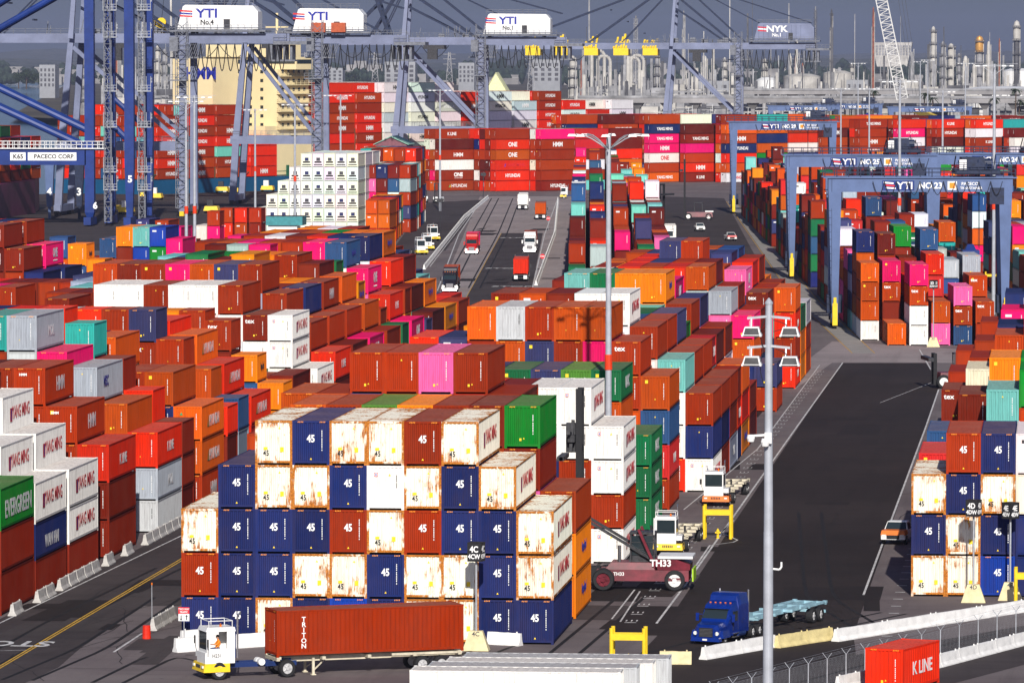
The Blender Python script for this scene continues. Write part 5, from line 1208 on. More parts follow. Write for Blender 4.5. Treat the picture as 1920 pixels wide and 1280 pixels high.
    b.box(G_-4,G_+4,yc-3.2,yc-2.8,zg-3.7,zg-3.4); b.box(-6,G_+5,yc-3.1,yc-1.9,zg+2.0,zg+2.25)
    b.build('machinery_platform', M_GREYST, t)
    # machinery house
    hx0, hx1 = G_-5+ (back*.12)+hs, G_+back*.72+hs
    hm = M_WHITE if house == 'white' else M_CRANEG
    b = MB(); b.prism([(hx0,zg+3.2),(hx0+1.4,zg+8.6),(hx0+2.,zg+9.),(hx1-1.2,zg+8.8),(hx1,zg+7.4),(hx1,zg+3.2)], yc-3.6, yc+3.6, 'y'); hb = b.build('machinery_house', hm, t)
    put(hb, 'lettering', text_mesh(text, 2.2, M_BMARK if house == 'white' else M_WMARK, 'front', .03, 1.2), ((hx0+hx1)/2-2.5, yc-3.62, zg+7.0)); put(hb, 'lettering', text_mesh('No.'+no, 1.2, M_KMARK if house == 'white' else M_WMARK, 'front', .03), ((hx0+hx1)/2-2.5, yc-3.62, zg+4.9))
    b = MB()
    for k in range(3): b.mi = k % 2; z = zg+7.6-k*.6; b.quad(((hx0+hx1)/2-9,yc-3.62,z-.2),((hx0+hx1)/2-6,yc-3.62,z-.35),((hx0+hx1)/2-6,yc-3.62,z),((hx0+hx1)/2-9,yc-3.62,z+.2))
    b.build('emblem', [M_RMARK, M_BMARK if house == 'white' else M_WMARK], hb, fix=False)
    b = MB(); b.box((hx0+hx1)/2+1.5,(hx0+hx1)/2+3.,yc-3.66,yc-3.58,zg+3.3,zg+5.6); b.build('door', M_DARK, hb)
    b = MB(); [b.box(hx0+1.6+k*1.6, hx0+1.66+k*1.6, yc-3.63, yc-3.595, zg+3.3, zg+8.3) for k in range(int((hx1-hx0-3)/1.6))]; b.build('panel_seam', M_REFW_ if house == 'white' else M_DKBLUE, hb)
    b = MB(); b.box(hx0-1.5,hx1+2,yc-5,yc+5,zg+2.6,zg+3.0); railing(b,(hx0-1.5,yc-5,zg+3),(hx1+2,yc-5,zg+3),1.2,14,.06); railing(b,(hx0+1,yc-3.6,zg+9),(hx1-1,yc-3.6,zg+9),1.1,10,.06); b.build('platform', M_GREYST, t)
    b = MB(); b.box(G_+back-3,G_+back+5,yc-4,yc+4,zg-.4,zg+.4); railing(b,(G_+back-3,yc-4,zg+.4),(G_+back+5,yc-4,zg+.4),1.2,6,.06); [b.box(G_+back-4+q*1.6,G_+back-3.4+q*1.6,yc-3,yc+3,zg-4.,zg-.5) for q in range(4)]; b.box(G_+back-4,G_+back+2,yc-3,yc+3,zg-4.4,zg-4.); b.build('end_platform', M_GREYST, t)
    f = MB(); n = 11; x0, x1 = G_+1.5, G_+back
    for k in range(n):
        a = x0+(x1-x0)*k/n; c = x0+(x1-x0)*(k+1)/n; P = [(a+(c-a)*i/8, yc-3.6, zg-.2-6.5*math.sin(math.pi*i/8)) for i in range(9)]
        for p, q in zip(P, P[1:]): f.tube(p, q, .12, 5, cap=False)
    for k in range(4):
        a = -boom+ k*8; P = [(a+8*i/8, yc-3.6, zg-.2-3.5*math.sin(math.pi*i/8)) for i in range(9)]
        for p, q in zip(P, P[1:]): f.tube(p, q, .1, 5, cap=False)
    f.build('festoon_cable', M_BLACK, t)
    stair_tower(t, G_-1.2, -3.4, 2, zg+6, 2.6)
    b = MB(); b.box(G_-3,G_+1.5,-4,-.8,zg-9,zg-8.7); railing(b,(G_-3,-4,zg-8.7),(G_+1.5,-4,zg-8.7),1.2,4,.06); b.box(G_-2.6,G_-.6,-3.6,-1.2,zg-2.,zg+1.4); b.build('landing', M_GREYST, t)
    c = MB(); cx_ = G_*.45; c.box(cx_-3,cx_+3,yc-3.5,yc+3.5,zg-1.2,zg-.1); c.box(cx_-1.6,cx_+1.2,yc-5.4,yc-3.2,zg-4.2,zg-1.2); c.build('trolley_cab', M_DARK, t)
    return t
def qx(px, Y): return (px-1990)*Y/10400
quay_crane(qx(95,1300), 1300, 30, 17, '4', 'grey blue quay crane with white house No.4, nearest of the grey ones', apex=64, boom=60, back=24)
quay_crane(qx(430,1400), 1400, 22, 15, '2', 'grey blue quay crane, second from left, red boxes under its white house', apex=62, zg=41, back=22, boom=20, hs=-4.7)
quay_crane(qx(735,1590), 1590, 25.7, 13, '1', 'grey blue quay crane with white house No.1 in the middle of the quay', apex=62, zg=41, back=24, boom=16, hs=2.4)
quay_crane(qx(1245,1900), 1900, 26, 18, '1', 'grey blue quay crane with grey house at the right end of the quay', apex=64, zg=40, back=26, boom=58, house='grey', text='NYK', hs=7.)
t2 = [o for o in bpy.data.objects if o.get('label', '').startswith('grey blue quay crane, second')][0]
for k in (0, 1): b = MB(); b.box(20+k*5.2, 23.6+k*5.2, 1.2, 3.4, 43.9, 46.3); b.build('drive_box', plain('rusty_red_box', (.45,.09,.03), .6), t2)
# yellow parts on the raised boom of the right-hand crane
def boom_band(px, wpx, Y=1900):
    x, y, z = unpY(px, 97, Y+5); b = MB(); w_ = wpx*Y/10400; b.box(0, w_, 0, 9.5, -1.3, 1.2)
    for k in range(6): b.beam((w_*k/6, 1, 1.1), (w_*(k+.6)/6, 4, random.uniform(2.5, 6)), .6)
    return b
for px, wpx in ((985, 28), (1040, 24), (1095, 26), (1150, 28), (1205, 28)):
    b = boom_band(px, wpx); x, y, z = unpY(px, 97, 1900+4.2); o = b.build('boom_section', M_YELLOW, None); o.location = (x, y, z); tag(o, 'yellow boom section with hoist gear, %s from left' % ORD[[985,1040,1095,1150,1205].index(px)], 'boom gear', 'yellow sections on the boom')
x, y, z = unpY(293, 50, 1308); t = thing('lifting_spreader', 'yellow head block hanging from ropes left of the white No.4 house', 'spreader', (x, y, z))
b = MB(); b.tube((-1.2,0,1),(-1.2,1,1),1.1,14); b.tube((1.2,0,1),(1.2,1,1),1.1,14); b.box(-2.2,2.2,-.5,1.5,-2,.2); [b.box(q-.15,q+.15,-1,2,-2.6,-1.6) for q in (-2,0,2)]; b.build('head_block', M_YELLOW, t); b = MB(); [b.tube((s,.5,1.5),(s*1.6,.5,8),.06,5) for s in (-1.2,1.2)]; b.build('rope', M_BLACK, t)
# dark blue crane at the left
def blue_crane():
    Y = 1225.; x0 = qx(166, Y); t = thing('quay_crane', 'huge dark blue quay crane at the left with lettered portal beam', 'quay crane', (x0, Y, 0), 0, 'ship to shore cranes along the quay')
    D = 10.0
    for i, (xx, yy) in enumerate(((-1.1, 0), (1.2, 14), (7.9, 0), (9.9, 14))):
        b = MB(); b.box(xx-1.05, xx+1.05, yy-1, yy+1, 14 if i > 1 else 3, 66); b.tbox((xx-.7,xx+.7,yy-.7,yy+.7,2),(xx-1.05,xx+1.05,yy-1,yy+1,14 if i > 1 else 3)); b.build('leg', M_CRANEN, t)
        b = MB(); b.box(xx-.8,xx+.8,yy-4,yy+4,.3,2.); b.build('bogie', M_CRANEN, t)
    for s, yy in ((0, 0),):
        b = MB(); b.box(-34, -1.9, yy-1, yy+1, 13.6, 17.4); pb = b.build('portal_beam', M_CRANEN, t)
        q = MB(); q.quad((-19,-1.02,14.6),(-15.5,-1.02,14.6),(-15.5,-1.02,16.4),(-19,-1.02,16.4)); q.quad((-15,-1.02,14.6),(-1-3,-1.02,14.6),(-4,-1.02,16.4),(-15,-1.02,16.4)); q.build('name_plate', M_WMARK, pb, fix=False)
        put(pb, 'lettering', text_mesh('PACECO CORP.', 1.0, M_KMARK, 'front', .03), (-9., -1.04, 15.5)); put(pb, 'lettering', text_mesh('K65', 1.1, M_KMARK, 'front', .03), (-17.2, -1.04, 15.5))
        b = MB(); railing(b, (-34,-1,17.4),(2,-1,17.4),1.5,30,.07); railing(b,(-34,1,17.4),(2,1,17.4),1.5,30,.07); b.box(-34,3,-1.6,-1.,17.2,17.42); b.build('railing', M_WHITE, t)
    for (xa, za, xb, zb, r) in ((-36,37.5,-2,21.5,.8), (-36,33,-2,17.5,.8), (-36,41,-2,62,.8), (-36,36,-2,55,.7), (-36, 47, -4, 66,.6), (-36,52,-2,70,.6)):
        for yy in (0, 3.2): b = MB(); b.tube((xa,yy,za),(xb,yy,zb),r,10); b.build('brace_tube', M_CRANEN, t)
    b = MB(); b.tube((2.3,1,24),(7,1,19.5),.7,8); b.tube((0,14,30),(9,14,22),.6,8); b.build('brace_tube', M_CRANEN, t)
    stair_tower(t, 2.6, -2.8, 1, 66, 1.4, M_GREYST); stair_tower(t, 10.2, -2, 1, 66, 1.3, M_GREYST)
    for z in (8, 12, 22, 30, 42, 48):
        for xx in (2.4, 10.1): b = MB(); b.box(xx,xx+3,-2.6,-1,z,z+.2); railing(b,(xx,-2.6,z+.2),(xx+3,-2.6,z+.2),1.2,4,.06); railing(b,(xx+3,-2.6,z+2),(xx+3,-1,z+2),1.2,2,.06); [b.beam((xx+q,-2.6,z),(xx+q,-2.6,z+3.4),.1) for q in (0,1,2,3)]; b.build('landing', M_STEEL, t)
    put(t, 'lettering', text_mesh('6', 1.6, M_WMARK, 'front', .04), (0.2, -1.02, 4.6)); put(t, 'lettering', text_mesh('5', 1.6, M_WMARK, 'front', .04), (8.1, -1.02, 10.5))
blue_crane()
# legs of the next blue crane showing at the left edge
t = thing('quay_crane', 'blue grey crane legs numbered 3 and 4 behind the dark blue crane', 'quay crane', (qx(82, 1270), 1270, 0), 0, 'ship to shore cranes along the quay')
for xx, n in ((-.5, '4'), (6.5, '3')):
    b = MB(); b.tbox((xx-.6,xx+.6,0,1.2,3),(xx-1.2,xx+1.2,0,1.6,15)); b.box(xx-.3,xx+.3,.1,.9,.2,3); b.build('leg', M_CRANEB if n == '4' else M_DKBLUE, t); put(t, 'lettering', text_mesh(n, 1.8, M_WMARK, 'front', .03), (xx, -.05, 6.5))
# ------------------------------------------------------------------ ships
M_HULLB = plain('blue_hull', (.008,.085,.19), .5, var=.15, scale=.05); M_HULLR = plain('red_boot_topping', (.35,.02,.02), .6); M_CREAM = plain('cream_superstructure', (.78,.66,.38), .5, var=.05, scale=.1); M_HULLM = plain('maroon_hull', (.11,.018,.06), .5, var=.3, scale=.08); M_GREEN = plain('deck_green', (.02,.12,.06), .6)
def ship():
    x, y = sh(0, 0); t = thing('container_ship', 'blue hulled container ship with cream bridge behind the quay', 'ship', (x, y, 0), SHIP)
    # local: +Y along the ship away, +X near side
    b = MB(); L = 300; b.prism([(-33,0),(1.5,0),(1.5,L*.8),(-14,L),(-18,L),(-33,L*.8)], -3.8, 3.9, 'z')
    hull = b.build('hull', M_HULLB, t); b = MB(); b.prism([(-32.9,.1),(1.6,-.1),(1.6,L*.8),(-14,L),(-18,L),(-33,L*.8)], -3.95, -2.6, 'z'); b.build('boot_topping', M_HULLR, hull)
    for s_, a, z in (('HMM', 150, .6), ('H', 14, .4), ('RSE', 36, .4)):
        put(hull, 'lettering', text_mesh(s_, 5.5 if s_ == 'HMM' else 2.4, M_WMARK, 'side', .05, 1.2 if s_ != 'HMM' else 3), (1.56, a, z))
    b = MB(); [b.box(.2, .6, a, a+1, 3.9, 7) for a in range(2, 240, 7)]; b.box(.3,.5,0,240,5.2,5.4); b.build('lashing_rail', M_GREEN, t)
    for k in range(12): b = MB(); b.box(-33,.4, 98.3+k*13.6-.0, 98.7+k*13.6, 4, 17); b.build('lashing_bridge', M_GREEN, t)
    s = MB(); s.box(-32,-1,62,80,3.9,16); s.box(-30,-2,64,79,16,34); s.box(-36,3,66,74,34,37.5); s.box(-28,-4,65,78,37.5,41); s.box(-30,-2,58,64,14,18)
    sp = s.build('superstructure', M_CREAM, t)
    for k in range(7): b = MB(); b.box(-1.98,-.6+.0,63.5,79.5,17+k*2.5,17.2+k*2.5); railing(b,(-.8,63.5,17.2+k*2.5),(-.8,79.5,17.2+k*2.5),1.,8,.05); railing(b,(-1.9,63.5,17.2+k*2.5),(-.7,63.5,17.2+k*2.5),1.,2,.05); b.build('deck_walkway', M_CREAM, t)
    w_ = MB(); [w_.box(-1.99,-1.95,66+j*2.6,67+j*2.6,17.9+k*2.5,18.8+k*2.5) for k in range(7) for j in range(5)]; [w_.box(-28+j*4,-27+j*4,63.9,64.0,17.9+k*2.5,18.8+k*2.5) for k in range(7) for j in range(6)]; w_.build('cabin_windows', M_GLASS, sp)
    w_ = MB(); w_.box(-35,2.6,65.9,66.0,35.6,36.8); w_.box(2.98,3.05,66.5,73.5,35.6,36.8); w_.build('bridge_windows', M_GLASS, sp)
    b = MB(); b.tube((-8,72,41),(-8,72,50),.4,8); b.beam((-12,72,46),(-4,72,46),.4); b.build('radar_mast', M_CREAM, t)
    b = MB(); b.box(-24,-10,44,56,3.9,37); fu = b.build('funnel', M_CREAM, t); put(fu, 'lettering', text_mesh('HMM', 3.5, M_BMARK, 'front', .03), (-14, 43.95, 33))
    return t
ship()
t = thing('container_ship', 'maroon hulled ship at the left edge below the dark blue crane', 'ship', (-247, 1262, 0), 0)
b = MB(); b.prism([(-45,-40),(0.5,-40),(0.5,60),(-5,95),(-45,95)], -3.8, 8, 'z'); b.build('hull', M_HULLM, t)
LC = [dict(x=-250-2.5*i, y=1290+13.2*k, z=8+tt*2.6, rz=0, L=L40, H=HS, code=rs_.choice('rrdhRsrnoG'), blk='', row=0, col=0, tier=1, n=1) for i in range(7) for k in range(4) for tt in range(5 if i > 1 else 4)]
many('deck_containers', LC, 'shadowed brown containers on the maroon ship at the left edge', False)
# ------------------------------------------------------------------ light masts
M_POLE = plain('mast_steel', (.40,.42,.46), .5, .15, var=.08); M_RBAND = plain('red_band', (.75,.05,.01), .5)
def near_mast():
    x = qx(1446, 160); t = thing('light_mast', 'thick grey floodlight mast in front with cameras and hook', 'light mast', (x, 160, 0), 0, 'floodlight masts')
    zt = 38.3-(570-102)*160/10400
    b = MB()
    for z0, z1, r0, r1 in ((0,20,.175,.155),(20,24.5,.15,.14),(24.5,zt,.135,.10)): b.lathe([(r0,z0),(r1,z1)], 20)
    b.lathe([(.12,zt),(.12,zt+.05),(.02,zt+.18)], 16); b.build('mast_pole', M_POLE, t)
    h0 = zt-.35
    for s, z, zz in ((-1, h0, 0), (1, h0, 1), (-1, h0-.85, 2), (1, h0-.85, 3)):
        b = MB(); b.beam((0,-.05,z),(s*.62,-.05,z-.06),.07,.07); b.beam((s*.5,-.05,z-.05),(s*.5,-.12,z-.3),.04); ar = b.build('lamp_arm', M_STEEL, t)
        sgn = s; cx_ = s*(.62 if s > 0 else .48)
        f = MB(); f.tbox((cx_-.27,cx_+.27,-.42,.12,z-.52),(cx_-.2,cx_+.2,-.3,.12,z-.30)); f.tbox((cx_-.29,cx_+.29,-.45,.13,z-.57),(cx_-.29,cx_+.29,-.45,.13,z-.52)); fl = f.build('floodlight', M_WHITE, t); fl.rotation_euler = (0, 0, 0)
        g = MB(); g.quad((cx_-.24,-.435,z-.575),(cx_+.24,-.435,z-.575),(cx_+.18,-.335,z-.33),(cx_-.18,-.335,z-.33)); o = g.build('lamp_glass', M_DARK, fl, fix=False); o.location = (0, -.03, 0)
    c = MB()
    for z0, z1 in ((h0-.1, h0-.95), (h0-.9, h0-2.0)):
        P = [(-.12-.12*math.sin(math.pi*i/8), -.15, z0+(z1-z0)*i/8) for i in range(9)]; [c.tube(p, q, .012, 5, cap=False) for p, q in zip(P, P[1:])]
        P = [(.13+.4*math.sin(math.pi*i/8), -.15, z0+(z1-z0)*i/8*.4) for i in range(9)]; [c.tube(p, q, .01, 5, cap=False) for p, q in zip(P, P[1:])]
    c.build('cable', M_BLACK, t)
    zc = 38.3-(818-102)*160/10400
    b = MB(); b.box(-.1,.1,-.28,-.1,zc-.2,zc+.12); b.beam((0,-.15,zc+.05),(-.45,-.2,zc+.02),.06); b.lathe([(.02,zc-.22),(.09,zc-.2),(.12,zc-.1),(.1,zc)], 12, (-.5,-.2,.05)); b.lathe([(.02,zc-.26),(.1,zc-.22),(.13,zc-.1),(.1,zc)], 12, (-.08,-.3,-.05)); b.build('security_camera', M_WHITE, t)
    zh = 38.3-(1068-102)*160/10400; b = MB(); P = [(.14,0,zh),(.32,0,zh-.02),(.38,0,zh+.05),(.38,0,zh+.2)]; [b.tube(p, q, .03, 6) for p, q in zip(P, P[1:])]; b.build('hook', M_WHITE, t)
near_mast()
def mast(px, ytop, Y, lab, style='cross', band=True, w_=None, zb=0):
    x = qx(px, Y); zt = 38.3-(ytop-102)*Y/10400; t = thing('light_mast', lab, 'light mast', (x, Y, 0), 0, 'floodlight masts')
    r = .30 if w_ is None else w_*Y/10400/2
    b = MB(); b.lathe([(r,0),(r*.62,zt)], 12); b.build('mast_pole', M_POLE, t)
    if band: b = MB(); b.lathe([(r*1.03,zt*.42),(r*1.03,zt*.42+1.2)], 12); b.build('red_band', M_RBAND, t)
    b = MB(); lamps = []
    if style == 'fan':
        for k in range(8):
            a = 2*math.pi*k/8; P = [(math.cos(a)*2.6*f, math.sin(a)*2.6*f, zt-1.3+1.3*math.sin(f*math.pi/2)) for f in (0,.25,.5,.75,1)]
            [b.tube(p, q, .05, 6) for p, q in zip(P, P[1:])]; lamps.append((math.cos(a)*2.9, math.sin(a)*2.9, zt-.05))
    else:
        b.beam((-2.4,0,zt-.3),(2.4,0,zt-.3),.09); b.beam((0,-2,zt-.5),(0,2,zt-.5),.09)
        for s in (-1,1): b.beam((0,0,zt-1.6),(s*1.8,0,zt-.3),.06); b.beam((0,0,zt-.1),(s*3.4,0,zt+.02),.05)
        lamps = [(s*q, 0, zt-.25) for s in (-1,1) for q in (1.4, 2.5)]
    b.build('lamp_arm', M_STEEL, t)
    for (lx, ly, lz) in lamps: l = MB(); l.tbox((lx-.35,lx+.35,ly-.2,ly+.2,lz-.12),(lx-.25,lx+.25,ly-.12,ly+.12,lz+.06)); l.build('floodlight', M_WHITE, t)
mast(1144, 252, 436, 'tall light mast with curved lamp arms and red band in the middle stacks', 'fan', True, 14)
MASTS = [(341,188,870,'left one of two close masts beside the blue crane'),(357,180,860,'right one of two close masts beside the blue crane'),(473,205,1300,'thin mast between the quay cranes above the dark apron'),(549,195,1150,'mast standing left of the white boxes'),(596,178,1400,'mast in front of the red deck cargo, left one'),(636,178,1380,'mast in front of the red deck cargo, right one'),
         (825,168,1350,'mast with red band at the quay road end'),(1633,165,1500,'mast rising behind crane number 25'),(1690,150,880,'mast through the girder of the nearest crane'),(1770,170,1250,'mast left of the right crane legs'),(1866,120,820,'tall mast at the right edge of the crane lanes'),(1580,165,1700,'thin mast above the far cranes'),(1612,118,2100,'thin distant mast left of the lattice boom'),(1728,115,2300,'thin distant mast, first right of the lattice boom'),(1742,112,2300,'thin distant mast, second right of the lattice boom'),(1812,118,2000,'thin distant mast left of the white tank'),(1025,365,950,'low mast by the lane barriers')]
for px, yt_, Y, lab in MASTS[:-1]: mast(px, yt_, Y, 'light ' + lab, 'cross', Y < 1360, None)
for px, yt_, yb, lab in ((825, 380, 432, 'short black lamp post at the pale road corner'), (907, 330, 372, 'short lamp post by the road end barriers'), (1035, 312, 350, 'short lamp post before the end wall')):
    Y = 38.3*10400/(yb-102); x = qx(px, Y); zt = 38.3-(yt_-102)*Y/10400; t = thing('lamp_post', lab, 'lamp post', (x, Y, 0)); b = MB(); b.tube((0,0,0),(0,0,zt),.1,8); b.build('post', M_DARK, t); b = MB(); b.box(-.7,.7,-.3,.3,zt-.1,zt+.7); b.build('lamp_head', M_DARK, t)
# ------------------------------------------------------------------ buildings near the quay
def gable(px0, px1, ybase, ytop, Y, wall, roof, lab, depth=8, eave=.35, name='shed'):
    x0, x1 = qx(px0, Y), qx(px1, Y); zt = 38.3-(ytop-102)*Y/10400; zb = 0; ze = zt-(zt)*eave
    t = thing(name, lab, 'building', ((x0+x1)/2, Y, 0)); hw = (x1-x0)/2
    b = MB(); b.box(-hw, hw, 0, depth, zb, ze); b.prism([(-hw,ze),(hw,ze),(0,zt-.3)], .02, depth-.02, 'y'); b.build('wall', wall, t)
    b = MB(); b.prism([(-hw-.5,ze-.1),(0,zt),(hw+.5,ze-.1),(hw+.5,ze-.3),(0,zt-.25),(-hw-.5,ze-.3)], -.5, depth+.5, 'y'); b.build('roof', roof, t)
    b = MB(); b.box(-hw*.3, hw*.2, -.06, .0, 0, ze*.6); b.build('door', M_DARK, t); return t
M_MAUVE = plain('mauve_wall', (.22,.09,.11), .8); M_TEALR = plain('pale_teal_roof', (.25,.45,.36), .6); M_PALEY = plain('pale_yellow_wall', (.75,.75,.42), .7); M_TROOF = plain('teal_wall', (.05,.25,.27), .6)
gable(702, 762, 375, 256, 1440, M_MAUVE, M_TEALR, 'mauve shed with pale teal gable roof left of the end wall', 14, .12)
t = thing('kiosk', 'low kiosk with dark flat roof and teal fascia before the white boxes', 'building', (qx(525, 1130), 1130, 0)); b = MB(); b.box(-3,3,0,5,0,3.2); b.build('wall', M_WHITE, t); b = MB(); b.box(-3.8,4.2,-.6,5.6,3.2,5.0); b.build('fascia', M_TROOF, t); b = MB(); b.box(-3.7,4.1,-.5,5.5,5.0,5.1); b.build('roof', M_DARK, t)
gable(910, 952, 180, 136, 2500, M_PALEY, M_PALEY, 'pale yellow gabled tower behind the deck cargo', 12, .3)
gable(1885, 1990, 300, 218, 2050, M_WHITE, M_WHITE, 'white pitched roof shed at the right edge', 30, .35)
# ------------------------------------------------------------------ overpass, marina, refinery
M_CONG = plain('overpass_concrete', (.30,.29,.29), .85, var=.2, scale=.05); M_REFG = plain('refinery_grey', (.30,.30,.31), .6, var=.3, scale=.1); M_REFW = plain('refinery_white', (.50,.48,.44), .6, var=.2, scale=.1); M_REFD = plain('refinery_dark', (.09,.09,.10), .6, var=.3, scale=.1); M_RUSTY = plain('rusty_stack', (.30,.10,.06), .7, var=.3, scale=.3); M_GOLD = plain('golden_insulation', (.62,.33,.09), .4, .3)
def zof(py, Y): return 38.3-(py-102)*Y/10400
def overpass(px0, px1, py, Y, lab, th=2.2):
    x0, x1 = qx(px0, Y), qx(px1, Y); z = zof(py, Y); t = thing('overpass', lab, 'overpass', ((x0+x1)/2, Y, 0)); hw = (x1-x0)/2
    b = MB(); b.box(-hw, hw, 0, 12, z-th, z); b.build('deck', M_CONG, t); b = MB(); b.box(-hw, hw, -.3, 0, z+.003, z+1.1); b.build('parapet', M_REFG, t)
    n = int(hw*2/14)
    for k in range(n+1):
        xx = -hw+1+k*(2*hw-2)/max(1, n); m = MB(); m.tbox((xx-.9,xx+.9,4,8,0),(xx-.9,xx+.9,4,8,z-th-3)); m.tbox((xx-.9,xx+.9,4,8,z-th-3),(xx-3,xx+3,1,11,z-th-.003)); m.build('pier', M_CONG, t)
overpass(1085, 1960, 184, 2700, 'long pale overpass on flared piers in front of the refinery', 2.4); overpass(1380, 1960, 170, 2950, 'second overpass higher behind the first one', 2.)
rr = random.Random(21)
for k in range(46):
    px = rr.uniform(1105, 1500); Y = rr.uniform(2330, 2550); x = qx(px, Y); zt = rr.uniform(9, 17); t = thing('sailboat_mast', 'white boat mast standing in the marina below the overpass', 'boat mast', (x, Y, 0), 0, 'masts in the marina'); b = MB(); b.tube((0,0,-2),(0,0,zt),.16,6,.09); b.build('spar', M_WHITE, t); b = MB(); b.beam((-.9,0,zt*.6),(.9,0,zt*.6),.08); b.build('spreader_bar', M_WHITE, t)
def column(px, y0, y1, wpx, Y, mat, lab, name='process_column', rings=True, top=None, latt=False):
    x = qx(px, Y); z0 = max(0, zof(y1, Y)); z1 = zof(y0, Y); r = wpx*Y/10400/2; t = thing(name, lab, 'refinery column', (x, Y, 0), 0, 'refinery columns and stacks')
    if latt:
        b = MB(); n = int((z1)/(r*2.2)) or 1
        for s in (-1,1):
            for q in (-1,1): b.beam((s*r,q*r,0),(s*r*.7,q*r*.7,z1),r*.16)
        for k in range(n):
            za, zb = z1*k/n, z1*(k+1)/n
            b.beam((-r,-r,za),(r,-r,zb),r*.12); b.beam((r,-r,za),(-r,-r,zb),r*.12); b.beam((-r,-r,za),(r,-r,za),r*.14)
        b.build('lattice', mat, t); b = MB(); b.tube((0,0,0),(0,0,z1*1.03),r*.35,8); b.build('pipe', M_REFG, t); return
    b = MB(); b.lathe([(r*1.15,0),(r*1.15,z1*.3),(r,z1*.32),(r,z1*.92),(r*.7,z1*.98),(r*.25,z1)], 14); b.build('shell', mat, t)
    if top: b = MB(); b.lathe([(r*1.25,z1*.78),(r*1.35,z1*.86),(r*1.3,z1*.95),(r*.9,z1*1.0),(r*.1,z1*1.02)], 14); b.build('dome', top, t)
    if rings:
        for f in (.25, .45, .62, .78, .93):
            b = MB(); b.box(-r*1.6, r*1.6, -r*1.7, r*1.2, z1*f, z1*f+.4); railing(b, (-r*1.6,-r*1.7,z1*f+.4),(r*1.6,-r*1.7,z1*f+.4), 1.3, 4, .12); b.build('platform', M_REFD, t)
    b = MB(); b.tube((r*1.25,-r*.5,0),(r*1.25,-r*.5,z1*.95),max(.25,r*.15),6); b.tube((-r*1.3,-r*.3,0),(-r*1.3,-r*.3,z1*.8),max(.2,r*.1),6); b.build('riser_pipe', M_REFW, t)
CL = [(1752,50,165,9,4000,M_REFW,'tall pale column with platforms left of the golden one',True,None),(1770,78,165,8,4000,M_REFG,'grey column right of the tall pale one',True,None),(1785,82,140,12,4020,M_REFW,'fat pale vessel high in the frame left of the golden column',True,None),(1800,100,165,6,4000,M_REFG,'thin grey column before the fat vessel',True,None),
      (1838,70,165,12,4000,M_REFG,'column with a golden dome top',True,M_GOLD),(1855,78,165,7,4000,M_REFW,'pale pipe column beside the golden dome',False,None),(1907,42,165,10,4000,M_REFD,'dark tall column near the right edge',True,M_REFW),(1875,72,160,3,4000,M_RUSTY,'thin rusty stack between the golden and the dark column',False,None),(1640,14,150,4,4200,M_RUSTY,'very tall thin rusty stack left of the lattice boom',False,None),
      (1562,17,160,4,4200,M_REFD,'tall thin dark stack above the right crane platform',True,None),(1532,18,150,7,4200,M_REFD,'dark lattice flare tower above the grey crane house','L',None),(1076,105,180,12,3600,M_REFW,'pale column left of the white pipes',True,None),(1093,112,180,5,3600,M_RUSTY,'rusty thin pipe among the white pipes',False,None),(1182,75,180,9,3600,M_REFW,'white column behind the crane boom',True,None),(1195,35,170,9,3900,M_REFG,'grey lattice tower above the yellow boom','L',None),
      (1235,100,180,8,3600,M_REFG,'grey column left of the leaning crane leg',True,None),(1325,105,180,8,3700,M_REFW,'pale column between the right crane legs, left',False,None),(1340,85,180,4,3700,M_REFW,'thin white stack between the right crane legs',False,None),(1362,108,180,7,3700,M_REFW,'pale column with red top between the right crane legs',True,None),(1285,20,140,4,4200,M_REFG,'thin pale stack above the crane boom',False,None),(1437,110,170,9,3700,M_REFW,'white flared vessel right of the stair tower',True,None),
      (1485,100,170,3,3700,M_REFW,'thin white stack under the festoon loops',False,None),(1495,105,170,3,3700,M_RUSTY,'rusty derrick stack under the festoon loops',False,None),(1508,118,170,3,3700,M_RUSTY,'second rusty derrick stack under the festoon loops',False,None),(1600,120,170,6,3700,M_REFW,'short white column left of the thin mast',True,None),(1828,120,165,7,3900,M_REFW,'short pale column below the golden dome',False,None),(1812,105,160,9,3950,M_REFW,'pale slab column left of the golden dome',False,None),
      (145,100,150,8,3300,M_REFG,'grey stack left behind the blue braces',True,None),(287,85,170,9,3300,M_REFW,'pale column behind the blue crane legs',True,None),(300,92,170,8,3300,M_REFG,'grey column behind the blue crane legs',True,None),(208,90,150,5,3300,M_RUSTY,'rusty striped stack behind the blue crane legs',False,None),(320,90,165,6,3300,M_REFD,'dark column left of the stair tower',True,None),(1660,130,180,9,3500,M_REFD,'dark round topped column beside the lattice boom',True,None)]
for c in CL:
    px, y0, y1, wp, Y, mat, lab, rg, tp = c; column(px, y0, y1, wp, Y, mat, lab, rings=bool(rg) and rg != 'L', top=tp, latt=(rg == 'L'))
def tank(px0, px1, y0, Y, mat, lab):
    x = qx((px0+px1)/2, Y); r = (px1-px0)*Y/10400/2; z = zof(y0, Y); t = thing('storage_tank', lab, 'storage tank', (x, Y+r, 0), 0, 'refinery storage tanks'); b = MB(); b.lathe([(r,0),(r,z*.93)], 36); b.build('shell', mat, t); b = MB(); b.lathe([(r*1.01,z*.93),(r*.5,z*.99),(.1,z)], 36); b.build('roof', mat, t); b = MB(); b.beam((-r*.6,-r*.85,0),(r*.1,-r*1.02,z*.93),.6); b.build('stair', M_REFG, t)
